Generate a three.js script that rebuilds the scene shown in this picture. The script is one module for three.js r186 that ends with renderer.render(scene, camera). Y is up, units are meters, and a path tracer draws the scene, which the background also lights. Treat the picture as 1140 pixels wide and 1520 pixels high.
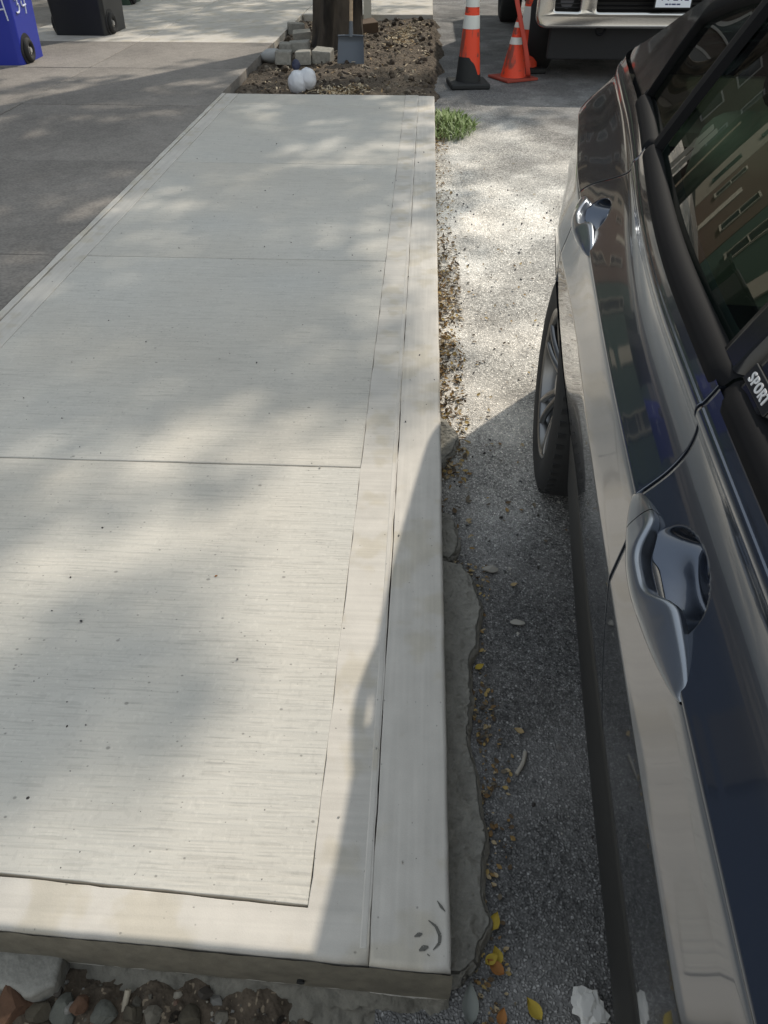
import * as THREE from 'three';
import { mergeGeometries, mergeVertices, toCreasedNormals } from 'three/addons/utils/BufferGeometryUtils.js';
import { RoundedBoxGeometry } from 'three/addons/geometries/RoundedBoxGeometry.js';
import { TextGeometry } from 'three/addons/geometries/TextGeometry.js';
import { FontLoader } from 'three/addons/loaders/FontLoader.js';

// ------------------------------------------------------------------ camera, sky, sun, exposure
const scene = new THREE.Scene();
const FPX = 1100, PITCH = Math.atan(926 / FPX), YAW = Math.atan(69 * Math.cos(PITCH) / FPX), CAMH = 1.45;
const camera = new THREE.PerspectiveCamera(2 * Math.atan(760 / FPX) * 180 / Math.PI, 0.75, 0.02, 400);
camera.rotation.order = 'YXZ';
camera.rotation.set(-PITCH, YAW, 0);
camera.position.set(0, CAMH, 0);
scene.add(camera);
const renderer = new THREE.WebGLRenderer({ antialias: true });
renderer.toneMapping = THREE.LinearToneMapping;
renderer.toneMappingExposure = 1.22;
renderer.shadowMap.enabled = true;
const SUN = new THREE.Vector3(0.56, 1, -0.88).normalize();
const sun = new THREE.DirectionalLight(new THREE.Color().setRGB(1, 0.92, 0.80), 3.0);
sun.position.copy(SUN).multiplyScalar(40); sun.position.z -= 4;
sun.target.position.set(0, 0, -4);
sun.castShadow = true; sun.shadow.radius = 1.6; sun.shadow.mapSize.set(4096, 4096);
Object.assign(sun.shadow.camera, { left: -14, right: 14, top: 14, bottom: -14, near: 1, far: 90 });
scene.add(sun); scene.add(sun.target);
{ // a clear summer sky with a little haze, computed
  const W = 512, H = 256, d = new Float32Array(W * H * 4);
  for (let j = 0; j < H; j++) for (let i = 0; i < W; i++) {
    const el = (j + 0.5) / H * Math.PI - Math.PI / 2, az = (i + 0.5) / W * 2 * Math.PI - Math.PI;
    const v = new THREE.Vector3(Math.cos(el) * Math.cos(az), Math.sin(el), Math.cos(el) * Math.sin(az));
    const up = Math.max(v.y, 0), hz = Math.exp(-up * 4.2), g = Math.pow(Math.max(v.dot(SUN), 0), 6) * 0.35;
    const k = (j * W + i) * 4;
    d[k] = 0.52 + 0.62 * hz + g; d[k + 1] = 0.59 + 0.54 * hz + g * 0.95; d[k + 2] = 0.67 + 0.36 * hz + g * 0.85; d[k + 3] = 1;
  }
  const t = new THREE.DataTexture(d, W, H, THREE.RGBAFormat, THREE.FloatType);
  t.mapping = THREE.EquirectangularReflectionMapping; t.magFilter = THREE.LinearFilter; t.minFilter = THREE.LinearFilter; t.needsUpdate = true;
  scene.background = t; scene.environment = t; scene.environmentIntensity = 1; scene.backgroundIntensity = 1;
}

// ------------------------------------------------------------------ helpers
function rng(s) { return () => { s |= 0; s = s + 0x6D2B79F5 | 0; let t = Math.imul(s ^ s >>> 15, 1 | s); t = t + Math.imul(t ^ t >>> 7, 61 | t) ^ t; return ((t ^ t >>> 14) >>> 0) / 4294967296; }; }
const R = rng(7);
const rr = (a, b) => a + (b - a) * R();
const clamp = (x, a = 0, b = 1) => Math.min(b, Math.max(a, x));
const sst = (a, b, x) => { const t = clamp((x - a) / (b - a)); return t * t * (3 - 2 * t); };
const lerp = (a, b, t) => a + (b - a) * t;
// a pixel of the 1140 x 1520 photograph on the level plane at height h
const _c = Math.cos(PITCH), _s = Math.sin(PITCH), _cy = Math.cos(YAW), _sy = Math.sin(YAW);
function P(px, py, h) {
  const x = (px - 570) / FPX, y = -(py - 760) / FPX, y2 = y * _c - _s, z2 = -y * _s - _c;
  const t = (h - CAMH) / y2;
  return new THREE.Vector3((x * _cy + z2 * _sy) * t, h, (-x * _sy + z2 * _cy) * t);
}
const PERM = (() => { const r = rng(99), a = new Float32Array(65536); for (let i = 0; i < 65536; i++) a[i] = r(); return a; })();
const hsh = (x, y, s) => PERM[((x * 374761 + y * 668265 + s * 974711) ^ (x * 2246 + y * 3266)) & 65535];
// value noise with its own period in x and y
function vn(x, y, px, py, s) {
  const x0 = Math.floor(x), y0 = Math.floor(y); let fx = x - x0, fy = y - y0;
  fx = fx * fx * (3 - 2 * fx); fy = fy * fy * (3 - 2 * fy);
  const a = ((x0 % px) + px) % px, b = ((y0 % py) + py) % py, a1 = (a + 1) % px, b1 = (b + 1) % py;
  const p = hsh(a, b, s), q = hsh(a1, b, s), r = hsh(a, b1, s), t = hsh(a1, b1, s);
  return p + (q - p) * fx + (r - p) * fy + (p - q - r + t) * fx * fy;
}
function fbm(x, y, p, oct, s) { let v = 0, a = 0.5, n = 0; for (let o = 0; o < oct; o++) { v += a * vn(x, y, p, p, s + o); n += a; a *= 0.55; x *= 2; y *= 2; p *= 2; } return v / n; }
const nz = (x, y, s = 3) => fbm(x + 500, y + 500, 4096, 4, s) - 0.5;
const n3 = (x, y, z, s = 3) => (nz(x + z * 0.71, y - z * 0.37, s) + nz(y + x * 0.53, z + x * 0.2, s + 20));
const enc = c => 255 * (c <= 0.0031308 ? 12.92 * c : 1.055 * Math.pow(c, 1 / 2.4) - 0.055);
// two textures from one function: linear colour and height 0..1
function surf(n, fn, m = n) {
  const c = new Uint8Array(n * m * 4), b = new Uint8Array(n * m * 4), o = [0, 0, 0, 0];
  for (let j = 0; j < m; j++) for (let i = 0; i < n; i++) {
    fn(i / n, j / m, o); const k = (j * n + i) * 4;
    c[k] = enc(clamp(o[0])); c[k + 1] = enc(clamp(o[1])); c[k + 2] = enc(clamp(o[2])); c[k + 3] = 255;
    b[k] = b[k + 1] = b[k + 2] = 255 * clamp(o[3]); b[k + 3] = 255;
  }
  const mk = (d, srgb) => { const t = new THREE.DataTexture(d, n, m); t.wrapS = t.wrapT = THREE.RepeatWrapping; t.magFilter = THREE.LinearFilter; t.minFilter = THREE.LinearMipmapLinearFilter; t.generateMipmaps = true; if (srgb) t.colorSpace = THREE.SRGBColorSpace; t.needsUpdate = true; return t; };
  return [mk(c, true), mk(b, false)];
}
function std(o) { return new THREE.MeshStandardMaterial(o); }
function rgb(r, g, b) { return new THREE.Color().setRGB(r, g, b); }
function plain(r, g, b, rough = 0.8, extra = {}) { return std({ color: rgb(r, g, b), roughness: rough, ...extra }); }
const used = {};
function numbered(n) { if (!(n in used)) { used[n] = 0; return n; } used[n]++; return n + '_' + String(used[n]).padStart(3, '0'); }
function mesh(name, geo, mat, parent) { mat.side = THREE.DoubleSide; const m = new THREE.Mesh(geo, mat); m.name = parent ? name : numbered(name); m.castShadow = m.receiveShadow = true; (parent || scene).add(m); return m; }
function thing(name, label, category, pos, group) { const g = new THREE.Group(); g.name = numbered(name); scene.add(g); if (pos) g.position.copy(pos); g.userData = { label, category }; if (group) g.userData.group = group; return g; }
function tag(o, label, category, group, kind) { o.userData.label = label; o.userData.category = category; if (group) o.userData.group = group; if (kind) o.userData.kind = kind; return o; }
function struct(o, label) { o.userData.kind = 'structure'; if (label) { o.userData.label = label; } return o; }
function sgroup(name, label, category) { const g = new THREE.Group(); g.name = numbered(name); scene.add(g); g.userData = { kind: 'structure', label, category }; return g; }
// non-indexed geometry from triangles with explicit normals
class TB {
  constructor() { this.p = []; this.n = []; this.u = []; }
  tri(a, b, c) { // each: [x,y,z,nx,ny,nz,u,v]
    const ux = b[0] - a[0], uy = b[1] - a[1], uz = b[2] - a[2], vx = c[0] - a[0], vy = c[1] - a[1], vz = c[2] - a[2];
    const gx = uy * vz - uz * vy, gy = uz * vx - ux * vz, gz = ux * vy - uy * vx;
    const s = gx * (a[3] + b[3] + c[3]) + gy * (a[4] + b[4] + c[4]) + gz * (a[5] + b[5] + c[5]);
    for (const v of s < 0 ? [a, c, b] : [a, b, c]) { this.p.push(v[0], v[1], v[2]); this.n.push(v[3], v[4], v[5]); this.u.push(v[6], v[7]); }
  }
  quad(a, b, c, d) { this.tri(a, b, c); this.tri(a, c, d); }
  geo() { const g = new THREE.BufferGeometry(); g.setAttribute('position', new THREE.Float32BufferAttribute(this.p, 3)); g.setAttribute('normal', new THREE.Float32BufferAttribute(this.n, 3)); g.setAttribute('uv', new THREE.Float32BufferAttribute(this.u, 2)); return g; }
}
// a flat slab from an outline in x,z with a rounded top edge; uv in metres / tile
function slab(out, y1, y0, r, tile = 2, off = [0, 0], turn = false, dip = null) {
  let A = 0; for (let i = 0; i < out.length; i++) { const a = out[i], b = out[(i + 1) % out.length]; A += a[0] * b[1] - b[0] * a[1]; }
  if (A < 0) out = out.slice().reverse();
  const n = out.length, nm = out.map((p, i) => {
    const a = out[(i + n - 1) % n], b = out[(i + 1) % n];
    let e1 = [p[0] - a[0], p[1] - a[1]], e2 = [b[0] - p[0], b[1] - p[1]];
    const l1 = Math.hypot(...e1) || 1, l2 = Math.hypot(...e2) || 1;
    let x = e1[1] / l1 + e2[1] / l2, z = -e1[0] / l1 - e2[0] / l2; const l = Math.hypot(x, z) || 1; x /= l; z /= l;
    const k = 1 / Math.max(0.5, (x * e1[1] / l1 - z * e1[0] / l1)); return [x, z, k];
  });
  const uv = (x, z) => turn ? [(z + off[0]) / tile, (x + off[1]) / tile] : [(x + off[0]) / tile, (z + off[1]) / tile];
  const Y = (x, z) => y1 + (dip ? dip(x, z) : 0);
  const rf = typeof r === 'function' ? r : () => r, rs = out.map(p => rf(p[0], p[1]));
  const t = new TB(), cap = out.map((p, i) => [p[0] - nm[i][0] * rs[i] * nm[i][2], p[1] - nm[i][1] * rs[i] * nm[i][2]]);
  for (const f of THREE.ShapeUtils.triangulateShape(cap.map(c => new THREE.Vector2(c[0], c[1])), []))
    t.tri(...f.map(i => [cap[i][0], Y(cap[i][0], cap[i][1]), cap[i][1], 0, 1, 0, ...uv(cap[i][0], cap[i][1])]));
  const S = 4; let arc = 0;
  for (let i = 0; i < n; i++) {
    const j = (i + 1) % n, L = Math.hypot(out[j][0] - out[i][0], out[j][1] - out[i][1]);
    const ring = (q, k) => { const th = k / S * Math.PI / 2, s = rs[q] * (1 - Math.sin(th)), x = out[q][0] - nm[q][0] * s * nm[q][2], z = out[q][1] - nm[q][1] * s * nm[q][2]; return [x, Y(out[q][0], out[q][1]) - rs[q] * (1 - Math.cos(th)), z, nm[q][0] * Math.sin(th), Math.cos(th), nm[q][1] * Math.sin(th), ...uv(x, z)]; };
    for (let k = 0; k < S; k++) t.quad(ring(i, k), ring(j, k), ring(j, k + 1), ring(i, k + 1));
    const w = (q, y, a) => [out[q][0], y, out[q][1], nm[q][0], 0, nm[q][1], (off[0] + a) / tile, y / tile];
    t.quad(w(i, Y(out[i][0], out[i][1]) - rs[i], arc), w(j, Y(out[j][0], out[j][1]) - rs[j], arc + L), w(j, y0, arc + L), w(i, y0, arc)); arc += L;
  }
  return t.geo();
}
function wobble(pts, step, amp, seed, freq = 8) { // subdivide a closed outline and let it wander a little
  const o = [];
  for (let i = 0; i < pts.length; i++) {
    const a = pts[i], b = pts[(i + 1) % pts.length], L = Math.hypot(b[0] - a[0], b[1] - a[1]), n = Math.max(1, Math.round(L / step));
    const nx = (b[1] - a[1]) / L, nz_ = -(b[0] - a[0]) / L;
    for (let k = 0; k < n; k++) { const x = lerp(a[0], b[0], k / n), z = lerp(a[1], b[1], k / n), e = k === 0 ? 0 : amp * 2 * nz(x * freq, z * freq, seed); o.push([x + nx * e, z + nz_ * e]); }
  }
  return o;
}
function rect(x0, x1, f0, f1) { return [[x0, -f0], [x1, -f0], [x1, -f1], [x0, -f1]]; }
// grid surface: fn(i,j) -> [x,y,z]; uv from fn2 or i,j
function grid(nu, nv, fn, uvf, closeU = false) {
  const p = [], u = [], ix = [];
  for (let j = 0; j <= nv; j++) for (let i = 0; i <= nu; i++) { p.push(...fn(i / nu, j / nv, i, j)); const t = uvf ? uvf(i / nu, j / nv) : [i / nu, j / nv]; u.push(t[0], t[1]); }
  for (let j = 0; j < nv; j++) for (let i = 0; i < nu; i++) { const a = j * (nu + 1) + i, b = a + 1, c = a + nu + 1, d = c + 1; ix.push(a, b, d, a, d, c); }
  const g = new THREE.BufferGeometry(); g.setAttribute('position', new THREE.Float32BufferAttribute(p, 3)); g.setAttribute('uv', new THREE.Float32BufferAttribute(u, 2)); g.setIndex(ix); g.computeVertexNormals(); return g;
}
function rock(r, seed, sq = [1, 0.7, 1], rough = 0.5, det = 2, cut = 0) {
  let g = mergeVertices((() => { const q = new THREE.IcosahedronGeometry(1, det); q.deleteAttribute('uv'); q.deleteAttribute('normal'); return q; })());
  const p = g.attributes.position;
  for (let i = 0; i < p.count; i++) {
    let x = p.getX(i), y = p.getY(i), z = p.getZ(i);
    const k = 1 + rough * n3(x * 1.3 + seed * 3.1, y * 1.3, z * 1.3 + seed, 11);
    x *= k; y *= k; z *= k;
    if (cut) { const q = rng(seed * 77 + 5); for (let c = 0; c < 7; c++) { const a = new THREE.Vector3(q() - .5, q() - .5, q() - .5).normalize(), d = x * a.x + y * a.y + z * a.z, lim = lerp(0.5, 0.85, q()); if (d > lim) { x -= a.x * (d - lim); y -= a.y * (d - lim); z -= a.z * (d - lim); } } }
    p.setXYZ(i, x * r * sq[0], y * r * sq[1], z * r * sq[2]);
  }
  g.computeVertexNormals(); if (cut) g = toCreasedNormals(g, 0.5);
  boxUV(g, 1); g.computeBoundingBox(); g.translate(0, -g.boundingBox.min.y - r * 0.06, 0); return g;
}
function boxUV(g, tile, ox = 0, oy = 0) { // uv in metres by the dominant normal
  const p = g.attributes.position, n = g.attributes.normal, u = new Float32Array(p.count * 2);
  for (let i = 0; i < p.count; i++) { const ax = Math.abs(n.getX(i)), ay = Math.abs(n.getY(i)), az = Math.abs(n.getZ(i)); let a, b; if (ay >= ax && ay >= az) { a = p.getX(i); b = p.getZ(i); } else if (ax > az) { a = p.getZ(i); b = p.getY(i); } else { a = p.getX(i); b = p.getY(i); } u[2 * i] = (a + ox) / tile; u[2 * i + 1] = (b + oy) / tile; }
  g.setAttribute('uv', new THREE.Float32BufferAttribute(u, 2)); return g;
}
function box(w, h, d, r = 0.006) { return new RoundedBoxGeometry(w, h, d, 2, Math.min(r, w / 2.1, h / 2.1, d / 2.1)); }
function at(g, x, y, z, ry = 0, rx = 0, rz = 0) { g.applyMatrix4(new THREE.Matrix4().compose(new THREE.Vector3(x, y, z), new THREE.Quaternion().setFromEuler(new THREE.Euler(rx, ry, rz, 'YXZ')), new THREE.Vector3(1, 1, 1))); return g; }
function merge(list) { return mergeGeometries(list.map(g => { const q = g.index ? g.toNonIndexed() : g; for (const k of Object.keys(q.attributes)) if (!['position', 'normal', 'uv'].includes(k)) q.deleteAttribute(k); if (!q.attributes.uv) boxUV(q, 1); return q; })); }
function tube(pts, r, seg = 24, rad = 8) { return new THREE.TubeGeometry(new THREE.CatmullRomCurve3(pts.map(p => p.isVector3 ? p : new THREE.Vector3(...p))), seg, r, rad, false); }

// ------------------------------------------------------------------ surfaces
console.log('textures');
const pits = (u, v, N, share, s) => { // small round bug holes, scattered: 0 outside, up to 1 inside
  const x = u * N, y = v * N, i = Math.floor(x), j = Math.floor(y); if (hsh(i, j, s) > share) return 0;
  const cx = 0.3 + 0.4 * hsh(i, j, s + 1), cy = 0.35 + 0.3 * hsh(i, j, s + 2), r = 0.08 + 0.22 * hsh(i, j, s + 3) ** 2, d = Math.hypot((x - i - cx) * 0.8, y - j - cy); return sst(r, r * 0.5, d); };
const [broomC, broomB] = surf(2048, (u, v, o) => {   // 2 m, brushed across
  const w = v + 0.0014 * (vn(u * 6, v * 8, 6, 8, 1) - 0.5) + 0.0007 * vn(u * 40, v * 30, 40, 30, 2);
  const s1 = vn(u * 16, w * 280, 16, 280, 4), s2 = vn(u * 34, w * 560, 34, 560, 5), s3 = vn(u * 9, w * 150, 9, 150, 6);
  const lo = fbm(u * 4, v * 4, 4, 4, 30), gr = hsh((u * 2048) | 0, (v * 2048) | 0, 8), mid = vn(u * 260, v * 260, 260, 260, 12);
  const st = 0.42 * s1 + 0.44 * s2 + 0.14 * s3, ridge = sst(0.30, 0.66, st), groove = sst(0.30, 0.14, vn(u * 30, w * 690, 30, 690, 7)) * (0.4 + 0.6 * s3);
  const hole = clamp(pits(u, v, 190, 0.03, 21) + pits(u, v, 110, 0.012, 31)), sand = mid > 0.8 ? 0.94 : mid < 0.14 ? 1.06 : 1;
  const k = (0.955 + 0.05 * ridge - 0.16 * groove + 0.15 * (lo - 0.5) + 0.08 * (gr - 0.5)) * (1 - 0.42 * hole) * sand;
  const warm = 0.03 * (fbm(u * 3 + 0.3, v * 3, 3, 3, 50) - 0.5);
  o[0] = (0.512 + warm) * k; o[1] = 0.486 * k; o[2] = (0.432 - warm) * k; o[3] = 0.30 + 0.4 * ridge - 0.16 * groove + 0.16 * mid + 0.10 * gr - 0.35 * hole;
});
const [trowC, trowB] = surf(1024, (u, v, o) => {    // 1 m, trowelled smooth, mottled
  const lo = fbm(u * 3, v * 3, 3, 5, 60), md = fbm(u * 24, v * 24, 24, 3, 70), st = 0.5 * vn(u * 4, v * 110, 4, 110, 66) + 0.5 * vn(u * 9, v * 230, 9, 230, 67), gr = hsh((u * 1024) | 0, (v * 1024) | 0, 8);
  const tan = sst(0.52, 0.68, fbm(u * 10, v * 10, 10, 4, 81)) * 0.10;
  const hole = pits(u, v, 110, 0.02, 41);
  const k = (0.92 + 0.16 * (lo - 0.5) + 0.14 * (md - 0.5) + 0.14 * (st - 0.5) + 0.07 * (gr - 0.5) - tan * 0.7) * (1 - 0.4 * hole);
  o[0] = (0.555 + 0.01) * k; o[1] = (0.530 - tan * 0.12) * k; o[2] = (0.475 - tan * 0.4) * k; o[3] = 0.4 + 0.3 * md + 0.15 * st + 0.1 * gr - 0.4 * hole;
});
const [roughC, roughB] = surf(1024, (u, v, o) => {   // 1 m, raw cast or broken concrete
  const lo = fbm(u * 5, v * 5, 5, 5, 160), md = fbm(u * 40, v * 40, 40, 4, 170), gr = hsh((u * 1024) | 0, (v * 1024) | 0, 8);
  const k = 0.78 + 0.25 * (lo - 0.5) + 0.45 * (md - 0.5) + 0.14 * (gr - 0.5);
  o[0] = 0.33 * k; o[1] = 0.315 * k; o[2] = 0.275 * k; o[3] = 0.5 * md + 0.5 * lo;
});
const [oldC, oldB] = surf(1024, (u, v, o) => {       // 2 m, old worn sidewalk with exposed sand and stone
  const lo = fbm(u * 3, v * 3, 3, 5, 260), md = fbm(u * 30, v * 30, 30, 2, 270), gr = hsh((u * 1024) | 0, (v * 1024) | 0, 8);
  const stone = vn(u * 220, v * 220, 220, 220, 14); const k = 0.82 + 0.42 * (lo - 0.5) + 0.2 * (md - 0.5) + 0.3 * (stone - 0.5) + 0.12 * (gr - 0.5);
  o[0] = 0.262 * k; o[1] = 0.238 * k; o[2] = 0.212 * k; o[3] = 0.6 * stone + 0.3 * md;
});
const [aspC, aspB] = surf(2048, (u, v, o) => {       // 2 m, worn asphalt: stones 6 to 12 mm in a dark binder
  const N = 340, x = u * N, y = v * N, xi = Math.floor(x), yi = Math.floor(y); let d1 = 9, d2 = 9, id = 0;
  for (let b = -1; b <= 1; b++) for (let a = -1; a <= 1; a++) { const cx = ((xi + a) % N + N) % N, cy = ((yi + b) % N + N) % N, dx = xi + a + hsh(cx, cy, 1) - x, dy = yi + b + hsh(cx, cy, 2) - y, d = dx * dx + dy * dy; if (d < d1) { d2 = d1; d1 = d; id = hsh(cx, cy, 3); } else if (d < d2) d2 = d; }
  const e = Math.sqrt(d2) - Math.sqrt(d1), stone = sst(0.05, 0.3, e) * (id > 0.32 ? 1 : 0.2), lo = fbm(u * 4, v * 4, 4, 5, 90), gr = hsh((u * 2048) | 0, (v * 2048) | 0, 8);
  const dustBright = sst(0.35, 0.75, fbm(u * 9, v * 9, 9, 4, 95));
  const fine = vn(u * 620, v * 620, 620, 620, 97), mid = vn(u * 170, v * 170, 170, 170, 98);
  const tone = id > 0.95 ? 0.50 : id > 0.72 ? 0.33 : 0.19 + 0.06 * id; const k = lerp(0.105, tone, stone * 0.8) * (0.45 + 1.0 * fine) + 0.085 * dustBright + 0.06 * (mid - 0.5) + 0.08 * (lo - 0.5) + 0.05 * (gr - 0.5);
  const br = 0.05 * (fbm(u * 6, v * 6, 6, 3, 99) - 0.45);
  o[0] = k * (1.01 + br); o[1] = k * 0.985; o[2] = k * (0.955 - br); o[3] = 0.12 + 0.5 * stone * (0.5 + 0.5 * id) + 0.2 * fine + 0.12 * gr;
});
const [soilC, soilB] = surf(1024, (u, v, o) => {
  const lo = fbm(u * 5, v * 5, 5, 5, 190), md = fbm(u * 50, v * 50, 50, 4, 197), gr = hsh((u * 1024) | 0, (v * 1024) | 0, 8), fl = vn(u * 160, v * 160, 160, 160, 14) > 0.86 ? 0.16 : 0;
  const k = 0.75 + 0.7 * (lo - 0.5) + 0.9 * (md - 0.5) + 0.15 * (gr - 0.5);
  o[0] = 0.115 * k + fl; o[1] = 0.088 * k + fl * 0.8; o[2] = 0.062 * k + fl * 0.55; o[3] = 0.6 * md + 0.4 * lo;
});
const [barkC, barkB] = surf(512, (u, v, o) => {
  const w = u * 14 + 1.2 * (fbm(u * 4, v * 4, 4, 3, 330) - 0.5), f = vn(w, v * 6, 14, 6, 331), g = fbm(u * 40, v * 12, 40, 3, 340);
  const k = sst(0.25, 0.7, f) * 0.7 + g * 0.5; o[0] = 0.062 * k + 0.006; o[1] = 0.049 * k + 0.005; o[2] = 0.036 * k + 0.004; o[3] = k;
}, 1024);
const [woodC, woodB] = surf(256, (u, v, o) => { const s = vn(u * 4, v * 60, 4, 60, 400), l = fbm(u * 4, v * 6, 4, 3, 401), k = 0.7 + 0.4 * s + 0.3 * (l - 0.5); o[0] = 0.42 * k; o[1] = 0.31 * k; o[2] = 0.2 * k; o[3] = s; });
const tm = (pair, bump, rough, extra = {}) => std({ map: pair[0], bumpMap: pair[1], bumpScale: bump, roughness: rough, ...extra });
const M = {
  broom: tm([broomC, broomB], 0.0013, 0.93), trowel: tm([trowC, trowB], 0.0012, 0.88), rough: tm([roughC, roughB], 0.012, 0.96),
  spill: tm([roughC, roughB], 0.035, 0.97), old: tm([oldC, oldB], 0.0015, 0.95), asphalt: tm([aspC, aspB], 0.006, 0.93, { vertexColors: true }), soil: tm([soilC, soilB], 0.02, 1),
  bark: tm([barkC, barkB], 0.05, 1), wood: tm([woodC, woodB], 0.001, 0.8),
  newold: tm([trowC, trowB], 0.0008, 0.9),
  black: plain(0.012, 0.012, 0.013, 0.55), rubber: plain(0.018, 0.018, 0.018, 0.85), darktrim: new THREE.MeshPhysicalMaterial({ color: rgb(0.010, 0.010, 0.011), roughness: 0.7, specularIntensity: 0.15 }), frame: plain(0.04, 0.04, 0.04, 0.85),
  chrome: std({ color: rgb(0.62, 0.6, 0.57), metalness: 1, roughness: 0.16 }), alloy: std({ color: rgb(0.20, 0.20, 0.20), metalness: 0.9, roughness: 0.3 }),
};

// ------------------------------------------------------------------ layout (metres; F = distance ahead = -z)
const XE = 0.085, XJ = -0.045, XB = -0.152, XL = -1.65, TOP = 0.15;
const FJ = [0.5, 1.742, 3.318, 4.852, 6.468, 6.86];
const frontF = x => 0.430 - 0.040 * (x - XE), grooveF = x => 0.517 - 0.052 * (x + 0.14);
console.log('ground');
{
  const g = new THREE.PlaneGeometry(240, 240); g.rotateX(-Math.PI / 2); g.translate(0, -0.32, -20); boxUV(g, 1);
  struct(mesh('ground', g, M.soil), 'bare brown soil under the street');
}
{ // the road; dusty patches along the kerb, also painted lighter where sunlit
  const nu = 110, nv = 360, x0 = XE - 0.12, x1 = 9, f0 = -5, f1 = 55, cols = [];
  const g = grid(nu, nv, (a, b) => { const x = x0 + (x1 - x0) * a * a, f = f0 + (f1 - f0) * (0.22 * b + 0.78 * b * b); return [x, 0.012 * nz(x * 0.9, f * 0.9, 5) - 0.001, -f]; });
  boxUV(g, 2);
  const p = g.attributes.position;
  for (let i = 0; i < p.count; i++) {
    const x = p.getX(i), f = -p.getZ(i), n = nz(x * 1.7, f * 1.1, 44) + 0.6 * nz(x * 6, f * 5, 48);
    const d = clamp(0.5 + 1.5 * n), dustBright = clamp(sst(2.2, 0.3, x) * sst(1.2, 2.8, f) * sst(8, 4.5, f) * (0.55 + 0.7 * d)); const k = 0.95 + 0.4 * n;
    cols.push(k * lerp(1, 3.7, dustBright), k * lerp(1, 3.6, dustBright), k * lerp(1, 3.35, dustBright));
  }
  g.setAttribute('color', new THREE.Float32BufferAttribute(cols, 3));
  struct(mesh('road', g, M.asphalt), 'worn grey asphalt street, dusty by the kerb and painted lighter where sunlit');
}
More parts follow.
